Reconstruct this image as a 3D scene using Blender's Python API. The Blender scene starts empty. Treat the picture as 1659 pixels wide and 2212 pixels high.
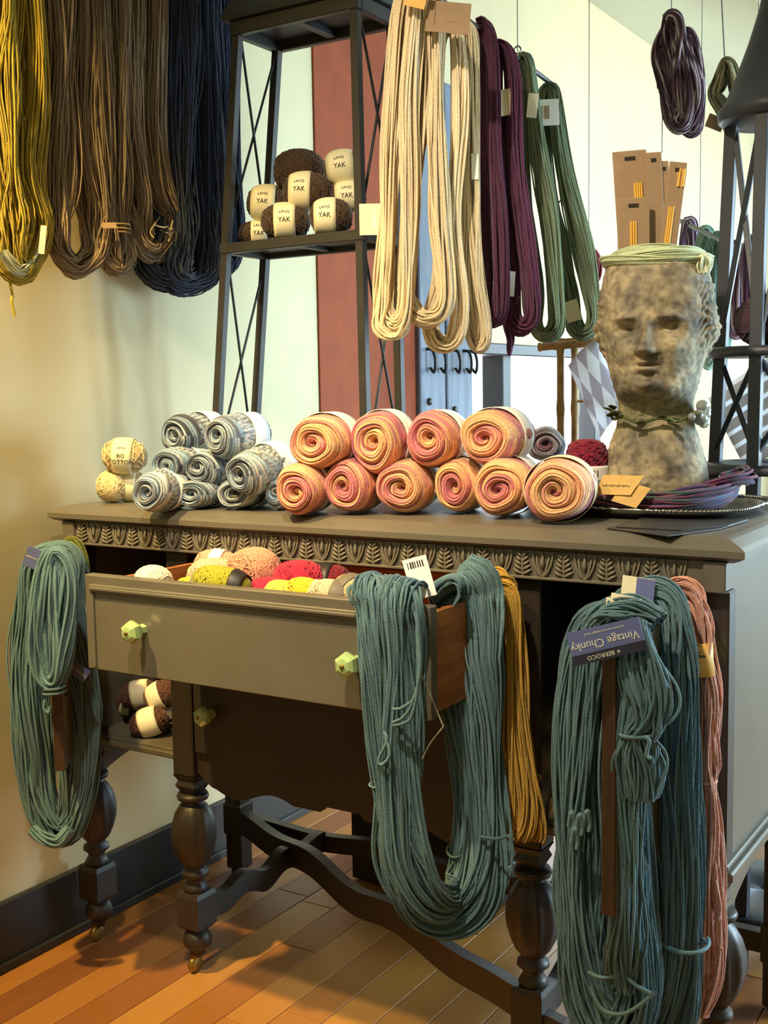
import bpy, bmesh, math, random
import numpy as np
from mathutils import Vector, Matrix

# ------------------------------------------------------------------ camera
SC = bpy.context.scene
COL = SC.collection
F, IW, IH = 2522.24, 1659, 2212
CAM = np.array([1.8873, -1.6917, 1.1861])
def _rot(yaw, pitch, roll):
    cy, sy, cp, sp = math.cos(yaw), math.sin(yaw), math.cos(pitch), math.sin(pitch)
    fwd = np.array([sy*cp, cy*cp, sp]); r = np.array([cy, -sy, 0]); u = np.cross(r, fwd)
    c, s = math.cos(roll), math.sin(roll)
    return np.array([c*r+s*u, -s*r+c*u, fwd])
RM = _rot(-.5631, -.1004, -.0165)
RIGHT, UP, FWD = RM
cd = bpy.data.cameras.new('camera'); cam = bpy.data.objects.new('camera', cd); COL.objects.link(cam)
cd.sensor_width = 36; cd.lens = F/IH*36; cd.clip_start = .05; cd.clip_end = 60
m = Matrix.Identity(4)
for i in range(3):
    m[i][0], m[i][1], m[i][2], m[i][3] = RIGHT[i], UP[i], -FWD[i], CAM[i]
cam.matrix_world = m
SC.camera = cam

# ------------------------------------------------------------------ light
w = bpy.data.worlds.new('sky'); SC.world = w; w.use_nodes = True
w.node_tree.nodes['Background'].inputs[0].default_value = (.80, .92, 1, 1)
w.node_tree.nodes['Background'].inputs[1].default_value = .95
def area(name, loc, target, size, sizey, power, col):
    l = bpy.data.lights.new(name, 'AREA'); l.shape = 'RECTANGLE'; l.size = size; l.size_y = sizey
    l.energy = power; l.color = col
    o = bpy.data.objects.new(name, l); COL.objects.link(o); o.location = loc
    o.rotation_euler = (Vector(target)-Vector(loc)).to_track_quat('-Z', 'Y').to_euler(); return o
def spot(name, loc, target, power, col, ang=70, blend=.6, rad=.04):
    l = bpy.data.lights.new(name, 'SPOT'); l.energy = power; l.color = col; l.spot_size = math.radians(ang)
    l.spot_blend = blend; l.shadow_soft_size = rad
    o = bpy.data.objects.new(name, l); COL.objects.link(o); o.location = loc
    o.rotation_euler = (Vector(target)-Vector(loc)).to_track_quat('-Z', 'Y').to_euler(); return o
XW_ = -.057
d_ = area('daylight', (3.35, 1.9, 1.15), (1.2, .9, .8), 1.8, 1.2, 80, (.58, .84, 1)); d_.data.spread = math.radians(110)
area('shopfront_daylight', (1.9, 6.15, 1.5), (1.5, 0, 1.0), 2.6, 1.8, 130, (.62, .86, 1))
area('window_daylight', (-.5, 2.9, 1.1), (1.5, 2.4, .6), 1.6, .9, 40, (.78, .92, 1))
spot('added_daylight_spot', (3.3, 3.4, 1.7), (XW_, 3.4, 1.95), 300, (.78, .93, 1), 52, 1, .3)  # added spot imitating daylight, makes the hot area on the left wall
spot('added_daylight_spot', (3.3, 3.0, 1.75), (-.03, .80, 0), 420, (.80, .92, 1), 11, .25, .03)  # added narrow spot imitating a sun patch on the floor behind the sideboard
spot('track_spot', (.20, -1.05, 2.68), (.10, -.02, .65), 235, (1, .70, .25), 66, .9)
spot('track_spot', (1.10, -1.25, 2.68), (.88, .24, 1.1), 135, (1, .85, .62), 54, .8)
area('added_warm_fill', (1.6, -2.4, 2.74), (.8, 0, .9), 1.2, .6, 7, (1, .86, .62))  # soft warm fill added behind the camera, stands for no real fitting
SC.view_settings.view_transform = 'Standard'; SC.view_settings.look = 'None'
SC.view_settings.exposure = 0.55; SC.view_settings.gamma = 1; SC.view_settings.use_curve_mapping = False
SC.cycles.max_bounces = 6; SC.cycles.caustics_reflective = False; SC.cycles.caustics_refractive = False
SC.cycles.use_denoising = True

# ------------------------------------------------------------------ helpers
A = np.array
def ray(u, v): return RM.T @ A([(u-IW/2)/F, -(v-IH/2)/F, 1.0])
def PY(u, v, Y): d = ray(u, v); return CAM + d*((Y-CAM[1])/d[1])
def PX(u, v, X): d = ray(u, v); return CAM + d*((X-CAM[0])/d[0])
def PZ(u, v, Z): d = ray(u, v); return CAM + d*((Z-CAM[2])/d[2])
def dist(p): return float(RM[2] @ (A(p)-CAM))
def S(r, g, b):
    f = lambda c: (c/255/12.92) if c/255 <= .04045 else ((c/255+.055)/1.055)**2.4
    return A([f(r), f(g), f(b)])
def nrm(v): v = A(v, float); return v/np.linalg.norm(v)
def sm(x): x = np.clip(x, 0, 1); return x*x*(3-2*x)
def noise1(x, seed):
    r = np.random.RandomState(seed).rand(257); x = np.asarray(x) % 256; i = x.astype(int); f = sm(x-i)
    return r[i % 256]*(1-f)+r[(i+1) % 256]*f

def wloc(o):
    v = Vector((0, 0, 0))
    while o is not None: v = v + o.location; o = o.parent
    return A(v)
def link(name, me, mat, parent=None, loc=None):
    o = bpy.data.objects.new(name, me); COL.objects.link(o)
    if mat is not None and not me.materials: me.materials.append(mat)
    if parent is not None: o.parent = parent
    if loc is not None: o.location = loc
    return o
def raw(V, Fc, uv=None, col=None, smooth=True):
    """V (n,3); Fc (m,k) int array or list of lists"""
    me = bpy.data.meshes.new('geo')
    V = np.asarray(V, np.float32)
    if isinstance(Fc, np.ndarray):
        n, k = Fc.shape
        me.vertices.add(len(V)); me.vertices.foreach_set('co', V.ravel())
        me.loops.add(n*k); me.loops.foreach_set('vertex_index', Fc.astype(np.int32).ravel())
        me.polygons.add(n); me.polygons.foreach_set('loop_start', np.arange(0, n*k, k, dtype=np.int32))
        me.update(calc_edges=True)
    else:
        me.from_pydata(V.tolist(), [], [list(map(int, f)) for f in Fc])
    me.polygons.foreach_set('use_smooth', [smooth]*len(me.polygons))
    if uv is not None:
        l = me.uv_layers.new(name='UVMap'); idx = np.empty(len(me.loops), np.int32)
        me.loops.foreach_get('vertex_index', idx); l.data.foreach_set('uv', np.asarray(uv, np.float32)[idx].ravel())
    if col is not None:
        a = me.attributes.new('Col', 'FLOAT_COLOR', 'POINT')
        c = np.ones((len(V), 4), np.float32); c[:, :3] = col; a.data.foreach_set('color', c.ravel())
    me.validate(); me.update()
    return me
def put(name, V, Fc, mat, parent=None, origin=None, **k):
    """world-coordinate geometry; a child keeps the parent's origin, a root gets its own"""
    V = np.asarray(V, float)
    if parent is not None: return link(name, raw(V-wloc(parent), Fc, **k), mat, parent)
    if origin is None: origin = A([(V[:, 0].min()+V[:, 0].max())/2, (V[:, 1].min()+V[:, 1].max())/2, V[:, 2].min()])
    return link(name, raw(V-origin, Fc, **k), mat, None, origin)
def tag(o, label=None, cat=None, group=None, kind=None):
    if label: o['label'] = label
    if cat: o['category'] = cat
    if group: o['group'] = group
    if kind: o['kind'] = kind
    return o
def thing(name, loc, label, cat, group=None, rz=0):
    o = bpy.data.objects.new(name, None); COL.objects.link(o); o.location = loc; o.rotation_euler = (0, 0, rz)
    o.empty_display_size = .05
    return tag(o, label, cat, group)

# geometry pieces -> (V, F)
def merge(*parts):
    V, Fs, n = [], [], 0
    for v, f in parts:
        V.append(np.asarray(v, float)); Fs += [[i+n for i in q] for q in (f.tolist() if isinstance(f, np.ndarray) else f)]; n += len(v)
    return np.concatenate(V), Fs
def box(x0, x1, y0, y1, z0, z1, b=.002):
    """bevelled box: 24 verts"""
    c = A([(x0+x1)/2, (y0+y1)/2, (z0+z1)/2]); h = A([abs(x1-x0), abs(y1-y0), abs(z1-z0)])/2; b = min(b, h.min()*.45)
    bm = bmesh.new(); bmesh.ops.create_cube(bm, size=2)
    for v in bm.verts: v.co = Vector((v.co.x*h[0], v.co.y*h[1], v.co.z*h[2]))
    if b > 0: bmesh.ops.bevel(bm, geom=bm.edges[:], offset=b, segments=1, affect='EDGES')
    bm.verts.ensure_lookup_table(); bm.verts.index_update()
    V = A([v.co[:] for v in bm.verts])+c; Fs = [[v.index for v in f.verts] for f in bm.faces]; bm.free()
    return V, Fs
def obox(center, ax, ay, az, hx, hy, hz, b=.001):
    V, Fs = box(-hx, hx, -hy, hy, -hz, hz, b)
    return V @ A([ax, ay, az]) + A(center), Fs
def tubes(paths, r, k=4, ref=(0, 1, 0), closed=False, cap=True):
    P = np.asarray(paths, float)
    if P.ndim == 2: P = P[None]
    Sn, N, _ = P.shape
    if closed: T = np.roll(P, -1, 1)-np.roll(P, 1, 1)
    else: T = np.gradient(P, axis=1)
    T /= np.linalg.norm(T, axis=2, keepdims=True)+1e-12
    ref = np.broadcast_to(A(ref, float), P.shape)
    n1 = ref-(ref*T).sum(2, keepdims=True)*T; n1 /= np.linalg.norm(n1, axis=2, keepdims=True)+1e-9
    n2 = np.cross(T, n1)
    r = np.asarray(r, float)
    r = r[..., None, None] if r.ndim == 2 else (r[:, None, None, None] if r.ndim == 1 else r)
    a = np.arange(k)/k*2*math.pi+.3
    V = P[:, :, None]+r*(np.cos(a)[None, None, :, None]*n1[:, :, None]+np.sin(a)[None, None, :, None]*n2[:, :, None])
    M = N if closed else N-1
    s, i, j = np.meshgrid(np.arange(Sn), np.arange(M), np.arange(k), indexing='ij')
    b = s*N*k; i2 = (i+1) % N; j2 = (j+1) % k
    Q = np.stack([b+i*k+j, b+i*k+j2, b+i2*k+j2, b+i2*k+j], -1).reshape(-1, 4)
    return V.reshape(-1, 3), Q
def lathe(prof, seg=32, c=(0, 0, 0), flute=None, smooth=True):
    prof = A(prof, float); n = len(prof); a = np.arange(seg)/seg*2*math.pi
    R = prof[:, 0][:, None]*np.ones(seg)
    if flute: R = R*(1-flute(prof[:, 1])[:, None]*(np.cos(a*10)*.5+.5)[None])
    V = np.stack([R*np.cos(a), R*np.sin(a), prof[:, 1][:, None]*np.ones(seg)], -1).reshape(-1, 3)+A(c)
    i, j = np.meshgrid(np.arange(n-1), np.arange(seg), indexing='ij'); j2 = (j+1) % seg
    Q = np.stack([i*seg+j, i*seg+j2, (i+1)*seg+j2, (i+1)*seg+j], -1).reshape(-1, 4).tolist()
    Q += [list(range(seg))[::-1], list(range((n-1)*seg, n*seg))]
    return V, Q
def extrude(poly, o, ax, ay, az, d):
    """polygon in the (ax, ay) plane through o, thickness d along az"""
    p = A(poly, float); n = len(p)
    f = A(o)+p[:, :1]*A(ax)+p[:, 1:]*A(ay); V = np.concatenate([f, f+A(az)*d])
    Fs = [list(range(n))[::-1], list(range(n, 2*n))]+[[i, (i+1) % n, n+(i+1) % n, n+i] for i in range(n)]
    return V, Fs
def spline(pts, N, closed=False):
    p = A(pts, float); n = len(p)
    t = np.linspace(0, n if closed else n-1, N, endpoint=not closed); i = np.minimum(t.astype(int), n-1 if closed else n-2); f = (t-i)[:, None]
    g = (lambda k: p[k % n]) if closed else (lambda k: p[np.clip(k, 0, n-1)])
    a, b, c, d = g(i-1), g(i), g(i+1), g(i+2)
    return .5*(2*b+(c-a)*f+(2*a-5*b+4*c-d)*f**2+(3*b-a-3*c+d)*f**3)

# ------------------------------------------------------------------ materials
def mat(name, col, rough=.6, var=.12, scale=8, bump=.0, bscale=None, metal=0, stretch=None, col2=None, emit=None, trans=0, sheen=0, spec=.5, detail=4):
    m = bpy.data.materials.new(name); m.use_nodes = True; nt = m.node_tree; b = nt.nodes['Principled BSDF']
    b.inputs['Roughness'].default_value = rough; b.inputs['Metallic'].default_value = metal
    b.inputs['Specular IOR Level'].default_value = spec
    if sheen: b.inputs['Sheen Weight'].default_value = sheen
    if trans: b.inputs['Transmission Weight'].default_value = trans
    tc = nt.nodes.new('ShaderNodeTexCoord'); src = tc.outputs['Object']
    if stretch:
        mp = nt.nodes.new('ShaderNodeMapping'); mp.inputs['Scale'].default_value = stretch; nt.links.new(src, mp.inputs[0]); src = mp.outputs[0]
    n = nt.nodes.new('ShaderNodeTexNoise'); n.inputs['Scale'].default_value = scale; n.inputs['Detail'].default_value = detail; nt.links.new(src, n.inputs['Vector'])
    r = nt.nodes.new('ShaderNodeValToRGB'); nt.links.new(n.outputs['Fac'], r.inputs[0])
    c = A(col, float); c2 = c*(1+var) if col2 is None else A(col2, float); c1 = c*(1-var) if col2 is None else c
    r.color_ramp.elements[0].position = .3; r.color_ramp.elements[1].position = .7
    r.color_ramp.elements[0].color = (*np.clip(c1, 0, 1), 1); r.color_ramp.elements[1].color = (*np.clip(c2, 0, 1), 1)
    nt.links.new(r.outputs[0], b.inputs['Base Color'])
    if bump:
        n2 = nt.nodes.new('ShaderNodeTexNoise'); n2.inputs['Scale'].default_value = bscale or scale*6; n2.inputs['Detail'].default_value = 3
        nt.links.new(src, n2.inputs['Vector']); bp = nt.nodes.new('ShaderNodeBump'); bp.inputs['Strength'].default_value = bump; bp.inputs['Distance'].default_value = .004
        nt.links.new(n2.outputs['Fac'], bp.inputs['Height']); nt.links.new(bp.outputs[0], b.inputs['Normal'])
    return m
def yarn_mat(name, bump=.5, scale=420, wave=False):
    m = bpy.data.materials.new(name); m.use_nodes = True; nt = m.node_tree; b = nt.nodes['Principled BSDF']
    b.inputs['Roughness'].default_value = .85; b.inputs['Specular IOR Level'].default_value = .25; b.inputs['Sheen Weight'].default_value = .18; b.inputs['Sheen Roughness'].default_value = .5
    a = nt.nodes.new('ShaderNodeAttribute'); a.attribute_name = 'Col'
    tc = nt.nodes.new('ShaderNodeTexCoord'); n = nt.nodes.new('ShaderNodeTexNoise'); n.inputs['Scale'].default_value = scale; n.inputs['Detail'].default_value = 2
    nt.links.new(tc.outputs['Object'], n.inputs['Vector'])
    mr = nt.nodes.new('ShaderNodeMapRange'); mr.inputs['To Min'].default_value = .5; mr.inputs['To Max'].default_value = 1.5; nt.links.new(n.outputs['Fac'], mr.inputs[0])
    mx = nt.nodes.new('ShaderNodeVectorMath'); mx.operation = 'SCALE'; nt.links.new(a.outputs['Color'], mx.inputs[0]); nt.links.new(mr.outputs[0], mx.inputs['Scale'])
    nt.links.new(mx.outputs[0], b.inputs['Base Color'])
    bp = nt.nodes.new('ShaderNodeBump'); bp.inputs['Strength'].default_value = bump; bp.inputs['Distance'].default_value = .002
    h = n.outputs['Fac']
    if wave:
        wv = nt.nodes.new('ShaderNodeTexWave'); wv.bands_direction = 'Y'; wv.inputs['Scale'].default_value = 1; wv.inputs['Distortion'].default_value = 1.2; wv.inputs['Detail'].default_value = 1
        nt.links.new(tc.outputs['UV'], wv.inputs['Vector']); ad = nt.nodes.new('ShaderNodeMath'); ad.operation = 'ADD'
        nt.links.new(wv.outputs['Fac'], ad.inputs[0]); nt.links.new(n.outputs['Fac'], ad.inputs[1]); h = ad.outputs[0]
    nt.links.new(h, bp.inputs['Height']); nt.links.new(bp.outputs[0], b.inputs['Normal'])
    return m
M = {}
M['wall'] = mat('cream_plaster', S(216, 203, 164), .9, .04, 5, .08, 60)
M['wallfar'] = mat('lilac_grey_plaster', S(150, 148, 160), .9, .05, 4)
M['ceil'] = mat('ceiling_paint', S(196, 198, 178), .9, .03, 3)
M['red'] = mat('brick_red_paint', S(146, 66, 30), .85, .12, 14, .15, 80)
M['base'] = mat('dark_baseboard_paint', S(40, 38, 36), .5, .1, 9)
M['bluewood'] = mat('weathered_blue_paint', S(120, 132, 150), .6, .2, 6, .3, 40, stretch=(1, 4, .6), col2=S(88, 96, 116))
M['frame'] = mat('dark_window_frame_paint', S(46, 42, 44), .5, .1, 9)
M['paint'] = mat('taupe_furniture_paint', S(104, 98, 86), .36, .10, 7, .06, 120, spec=.5)
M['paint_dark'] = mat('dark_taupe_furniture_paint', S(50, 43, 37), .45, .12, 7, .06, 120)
M['carve'] = mat('carved_taupe_paint', S(120, 112, 96), .45, .12, 30, .1, 200)
M['drawerwood'] = mat('orange_drawer_wood', S(186, 122, 62), .55, .2, 9, .1, 60, stretch=(8, 1, 8), col2=S(150, 90, 42))
M['edgewood'] = mat('brown_door_edge_wood', S(70, 46, 30), .5, .2, 20, .1, 90, stretch=(4, 4, .6))
M['jade'] = mat('jade_green_glass', S(176, 206, 140), .22, .05, 10, trans=.15)
M['black'] = mat('black_iron', S(34, 32, 34), .5, .15, 20, .05)
M['iron'] = mat('brushed_grey_iron', S(54, 51, 48), .45, .15, 20, .05, metal=.2)
M['ironblue'] = mat('blue_grey_iron', S(52, 56, 66), .45, .12, 20)
M['label'] = mat('cream_paper_label', S(236, 226, 188), .6, .02, 10)
M['white'] = mat('white_paper_label', S(240, 238, 232), .6, .02, 10)
M['ink'] = mat('dark_label_ink', S(52, 46, 42), .7, .05)
M['inkgrey'] = mat('slate_label_ink', S(78, 82, 92), .7, .05)
M['kraft'] = mat('kraft_card', S(156, 128, 98), .75, .06, 60)
M['kraft2'] = mat('tan_kraft_paper', S(205, 165, 95), .75, .06, 60)
M['bluetag'] = mat('periwinkle_card', S(98, 106, 158), .5, .04, 20)
M['navytag'] = mat('navy_card', S(38, 38, 58), .5, .04, 20)
M['tagprint'] = mat('pale_card_print', S(228, 226, 205), .6, .02)
M['orangeband'] = mat('orange_paper_band', S(232, 178, 92), .6, .04, 20)
M['silver'] = mat('tarnished_silver', S(150, 146, 140), .28, .15, 18, metal=1)
M['stone'] = None
M['soil'] = mat('dark_planter_soil', S(48, 40, 32), .95, .3, 60, .5)
M['bamboo'] = mat('bamboo_cane', S(168, 132, 70), .5, .2, 30, col2=S(120, 88, 44))
M['needle'] = mat('yellow_bamboo_needle', S(226, 176, 74), .4, .08, 50)
M['brass'] = mat('brass_caster', S(150, 122, 62), .4, .2, 30, metal=.8)
M['wire'] = mat('steel_wire', S(150, 150, 150), .4, .1, metal=.6)
M['darkpaper'] = mat('charcoal_paper', S(50, 50, 54), .4, .08, 20)
M['moss'] = mat('moss_green', S(86, 92, 52), .95, .3, 60, .5)
M['glassbead'] = mat('clear_glass_bead', S(225, 232, 225), .08, .02, trans=.7)
M['yarn'] = yarn_mat('wool_yarn'); M['roll'] = yarn_mat('roll_yarn', .6, 260, True)
def stone_mat():
    m = bpy.data.materials.new('weathered_stone'); m.use_nodes = True; nt = m.node_tree; b = nt.nodes['Principled BSDF']; b.inputs['Roughness'].default_value = .8
    tc = nt.nodes.new('ShaderNodeTexCoord')
    def nz(s, d): n = nt.nodes.new('ShaderNodeTexNoise'); n.inputs['Scale'].default_value = s; n.inputs['Detail'].default_value = d; nt.links.new(tc.outputs['Object'], n.inputs['Vector']); return n
    n1 = nz(22, 6); n2 = nz(70, 4); n3 = nz(16, 4)
    r = nt.nodes.new('ShaderNodeValToRGB'); nt.links.new(n1.outputs['Fac'], r.inputs[0]); e = r.color_ramp.elements
    e[0].position = .34; e[0].color = (*S(104, 97, 86), 1); e[1].position = .66; e[1].color = (*S(190, 172, 136), 1)
    k = e.new(.5); k.color = (*S(148, 136, 112), 1)
    r2 = nt.nodes.new('ShaderNodeValToRGB'); nt.links.new(n2.outputs['Fac'], r2.inputs[0]); r2.color_ramp.elements[0].position = .38; r2.color_ramp.elements[0].color = (.45, .43, .40, 1); r2.color_ramp.elements[1].position = .58; r2.color_ramp.elements[1].color = (1, 1, 1, 1)
    mx = nt.nodes.new('ShaderNodeMix'); mx.data_type = 'RGBA'; mx.blend_type = 'MULTIPLY'; mx.inputs[0].default_value = .75; nt.links.new(r.outputs[0], mx.inputs[6]); nt.links.new(r2.outputs[0], mx.inputs[7])
    # moss: a band round the neck
    sx = nt.nodes.new('ShaderNodeSeparateXYZ'); nt.links.new(tc.outputs['Object'], sx.inputs[0])
    d = nt.nodes.new('ShaderNodeMath'); d.operation = 'SUBTRACT'; nt.links.new(sx.outputs[2], d.inputs[0]); d.inputs[1].default_value = .168
    ab = nt.nodes.new('ShaderNodeMath'); ab.operation = 'ABSOLUTE'; nt.links.new(d.outputs[0], ab.inputs[0])
    mr = nt.nodes.new('ShaderNodeMapRange'); nt.links.new(ab.outputs[0], mr.inputs[0]); mr.inputs[1].default_value = 0; mr.inputs[2].default_value = .045; mr.inputs[3].default_value = .9; mr.inputs[4].default_value = 0
    ml = nt.nodes.new('ShaderNodeMath'); ml.operation = 'MULTIPLY'; nt.links.new(mr.outputs[0], ml.inputs[0]); nt.links.new(n3.outputs['Fac'], ml.inputs[1])
    m2 = nt.nodes.new('ShaderNodeMix'); m2.data_type = 'RGBA'; nt.links.new(ml.outputs[0], m2.inputs[0]); nt.links.new(mx.outputs[2], m2.inputs[6]); m2.inputs[7].default_value = (*S(96, 104, 58), 1)
    nt.links.new(m2.outputs[2], b.inputs['Base Color'])
    bp = nt.nodes.new('ShaderNodeBump'); bp.inputs['Strength'].default_value = .5; bp.inputs['Distance'].default_value = .003; nt.links.new(n2.outputs['Fac'], bp.inputs['Height']); nt.links.new(bp.outputs[0], b.inputs['Normal'])
    return m
M['stone'] = stone_mat()
def board_mat():
    m = mat('oak_floorboards', S(150, 100, 50), .38, .2, 6, .05, 60, stretch=(14, 1, 14)); nt = m.node_tree; b = nt.nodes['Principled BSDF']
    oi = nt.nodes.new('ShaderNodeObjectInfo'); r = nt.nodes.new('ShaderNodeValToRGB'); nt.links.new(oi.outputs['Random'], r.inputs[0])
    e = r.color_ramp.elements; e[0].color = (*S(118, 64, 28), 1); e[1].color = (*S(204, 144, 64), 1); k = e.new(.5); k.color = (*S(164, 100, 42), 1)
    src = b.inputs['Base Color'].links[0].from_socket; mx = nt.nodes.new('ShaderNodeMix'); mx.data_type = 'RGBA'; mx.inputs[0].default_value = .65
    nt.links.new(src, mx.inputs[6]); nt.links.new(r.outputs[0], mx.inputs[7]); nt.links.new(mx.outputs[2], b.inputs['Base Color']); return m
M['board'] = board_mat()
def glass_mat():
    m = bpy.data.materials.new('window_glass'); m.use_nodes = True; nt = m.node_tree; nt.nodes.remove(nt.nodes['Principled BSDF'])
    t = nt.nodes.new('ShaderNodeBsdfTransparent'); g = nt.nodes.new('ShaderNodeBsdfGlossy'); g.inputs['Roughness'].default_value = .05
    mx = nt.nodes.new('ShaderNodeMixShader'); mx.inputs[0].default_value = .05; nt.links.new(t.outputs[0], mx.inputs[1]); nt.links.new(g.outputs[0], mx.inputs[2]); nt.links.new(mx.outputs[0], nt.nodes['Material Output'].inputs[0]); return m
M['glass'] = glass_mat()

# ------------------------------------------------------------------ text
def text_geo(body, size, extrude=.0002, align='CENTER'):
    c = bpy.data.curves.new('t', 'FONT'); c.body = body; c.size = size; c.align_x = align; c.align_y = 'CENTER'; c.resolution_u = 2; c.extrude = extrude
    o = bpy.data.objects.new('t', c); COL.objects.link(o); dg = bpy.context.evaluated_depsgraph_get(); dg.update()
    me = bpy.data.meshes.new_from_object(o.evaluated_get(dg)); bpy.data.objects.remove(o); bpy.data.curves.remove(c)
    V = A([v.co[:] for v in me.vertices]); Fs = [list(p.vertices) for p in me.polygons]; bpy.data.meshes.remove(me)
    return V, Fs
def flat_text(name, body, size, center, right, up, mat_, parent, sx=1.0):
    V, Fs = text_geo(body, size); n = np.cross(right, up); V = V*A([sx, 1, 1])
    return put(name, A(center)+V[:, :1]*A(right)+V[:, 1:2]*A(up)+(V[:, 2:]+.0006)*n, Fs, mat_, parent, smooth=False)

# ------------------------------------------------------------------ the setting
XW = -.057
def st(name, parts, m, parent=None, smooth=False):
    V, Fs = merge(*parts); o = put(name, V, Fs, m, parent, smooth=smooth)
    if parent is None: tag(o, kind='structure')
    return o
fl = st('floor', [box(XW-.2, 3.6, -3.2, 6.2, -.05, -.012, 0)], M['base'])
rng = random.Random(4); bw = .088; boards = {}
for r in range(int(2.3/bw)):
    x0 = XW+r*bw; y = -1.1-rng.random()*.9
    while y < 3.4:
        L = rng.choice([.7, .9, 1.1, 1.3, 1.5])
        if L not in boards: boards[L] = raw(*box(.0008, bw-.0008, .0008, L-.0008, -.012, 0, .0012), smooth=False); boards[L].materials.append(M['board'])
        if y+L > -1.0:
            o = link('floor_board', boards[L], None, fl, A([x0, y, 0])-A(fl.location))
        y += L
st('floor_far', [box(XW+int(2.3/bw)*bw, 3.5, -3.2, 6.2, -.012, -.001, 0), box(XW, 2.3, 3.4, 6.2, -.0119, -.002, 0), box(XW, 2.3, -3.2, -1.0, -.0119, -.002, 0)], M['board']).name = 'floor.001'
WY0, WY1, WZ0, WZ1 = 1.95, 3.95, .42, 1.335
st('wall_left', [box(XW-.16, XW, -3.2, WY0, 0, 2.8, 0), box(XW-.16, XW, WY1, 6.2, 0, 2.8, 0), box(XW-.16, XW, WY0, WY1, 0, WZ0, 0), box(XW-.16, XW, WY0, WY1, WZ1, 2.8, 0)], M['wall'])
st('wall_back', [box(XW-.16, .5, 6.2, 6.35, 0, 2.8, 0), box(3.3, 3.6, 6.2, 6.35, 0, 2.8, 0), box(.5, 3.3, 6.2, 6.35, 0, .5, 0), box(.5, 3.3, 6.2, 6.35, 2.5, 2.8, 0)], M['wallfar'])
st('wall_front', [box(XW-.16, 3.6, -3.35, -3.2, 0, 2.8, 0)], M['wall'])
st('wall_right', [box(3.5, 3.65, -3.2, 1.7, 0, 2.8, 0), box(3.5, 3.65, 4.9, 6.2, 0, 2.8, 0), box(3.5, 3.65, 1.7, 4.9, 0, .45, 0), box(3.5, 3.65, 1.7, 4.9, 2.6, 2.8, 0)], M['wall'])
st('ceiling', [box(XW-.16, 3.65, -3.35, 6.35, 2.8, 2.95, 0)], M['ceil'])
bb = st('baseboard_left', [box(XW, XW+.016, -3.2, 6.2, 0, .145, .003), box(XW+.016, XW+.026, -3.2, 6.2, 0, .02, .003)], M['base'])
for i, (bx, bwid) in enumerate(((.62, .16), (1.55, .18))):
    st('trim_%d' % (i+1), [box(bx, bx+bwid, -3.2, 6.2, 2.68, 2.8, .008)], M['ceil'])
st('trim_3', [box(XW, XW+.006, 1.05, 1.50, 0, 2.8, .002)], M['red'])
st('trim_4', [box(XW, XW+.014, 1.50, 1.572, 0, 2.8, .003)], M['red'])
# window in the left wall
wf = [box(XW-.11, XW-.04, WY0, WY0+.04, WZ0, WZ1, .004), box(XW-.11, XW-.04, WY1-.04, WY1, WZ0, WZ1, .004), box(XW-.11, XW-.04, WY0, WY1, WZ0, WZ0+.04, .004), box(XW-.11, XW+.01, WY0, WY1, WZ1-.012, WZ1+.03, .004)]
win = st('window_1', wf, M['frame'])
for y in (2.29, 3.2):
    o = st('mullion', [box(XW-.12, XW-.03, y, y+.07, WZ0, WZ1, .004)], M['frame'], win)
    tag(o, kind='structure')
for y0, y1 in ((WY0+.04, 2.29), (2.36, 3.2), (3.27, WY1-.04)):
    st('pane', [box(XW-.085, XW-.08, y0, y1, WZ0+.04, WZ1-.012, 0)], M['glass'], win)
# window in the right wall (daylight)
wf = [box(3.53, 3.6, 1.7, 1.76, .45, 2.6, .004), box(3.53, 3.6, 4.84, 4.9, .45, 2.6, .004), box(3.53, 3.6, 1.76, 4.84, .45, .51, .004), box(3.53, 3.6, 1.76, 4.84, 2.54, 2.6, .004)]
win2 = st('window_2', wf, M['frame'])
for y in (2.72, 3.8): st('mullion', [box(3.53, 3.6, y, y+.05, .51, 2.54, .004)], M['frame'], win2)
for y0, y1 in ((1.76, 2.72), (2.77, 3.8), (3.85, 4.84)): st('pane', [box(3.56, 3.565, y0, y1, .51, 2.54, 0)], M['glass'], win2)

win3 = st('window_3', [box(.5, .56, 6.22, 6.3, .5, 2.5, .004), box(3.24, 3.3, 6.22, 6.3, .5, 2.5, .004), box(.56, 3.24, 6.22, 6.3, .5, .56, .004), box(.56, 3.24, 6.22, 6.3, 2.44, 2.5, .004)], M['frame'])
st('mullion', [box(1.87, 1.93, 6.23, 6.29, .56, 2.44, .004)], M['frame'], win3)
for x0, x1 in ((.56, 1.87), (1.93, 3.24)): st('pane', [box(x0, x1, 6.255, 6.26, .56, 2.44, 0)], M['glass'], win3)
# blue-grey planks with coat hooks beside the window
bp_ = thing('plank_panel', (XW+.015, 1.755, .145), 'weathered blue-grey plank panel with iron hooks beside the bright window', 'panel')
for y0, y1 in ((1.578, 1.745), (1.757, 1.935)):
    V, Fs = box(XW+.001, XW+.028, y0, y1, .147, 2.2, .004); put('plank', V, Fs, M['bluewood'], bp_, smooth=False)
for yy in (1.62, 1.69, 1.79, 1.87, 1.91):
    p = spline([(XW+.028, yy, 1.33), (XW+.05, yy, 1.325), (XW+.06, yy, 1.29), (XW+.05, yy+.008, 1.255), (XW+.034, yy+.012, 1.27)], 14)
    V, Q = tubes(p, .005, 6, (0, 1, 0)); put('hook', V, Q, M['black'], bp_)
for yy, zz in ((1.63, 1.16), (1.80, 1.13), (1.86, 1.08), (1.65, 1.10)):
    V, Fs = lathe([(.011, -.004), (.013, 0), (.008, .006)], 12); V = V[:, [2, 0, 1]]+A([XW+.032, yy, zz]); put('bolt_head', V, Fs, M['iron'], bp_)

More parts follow.
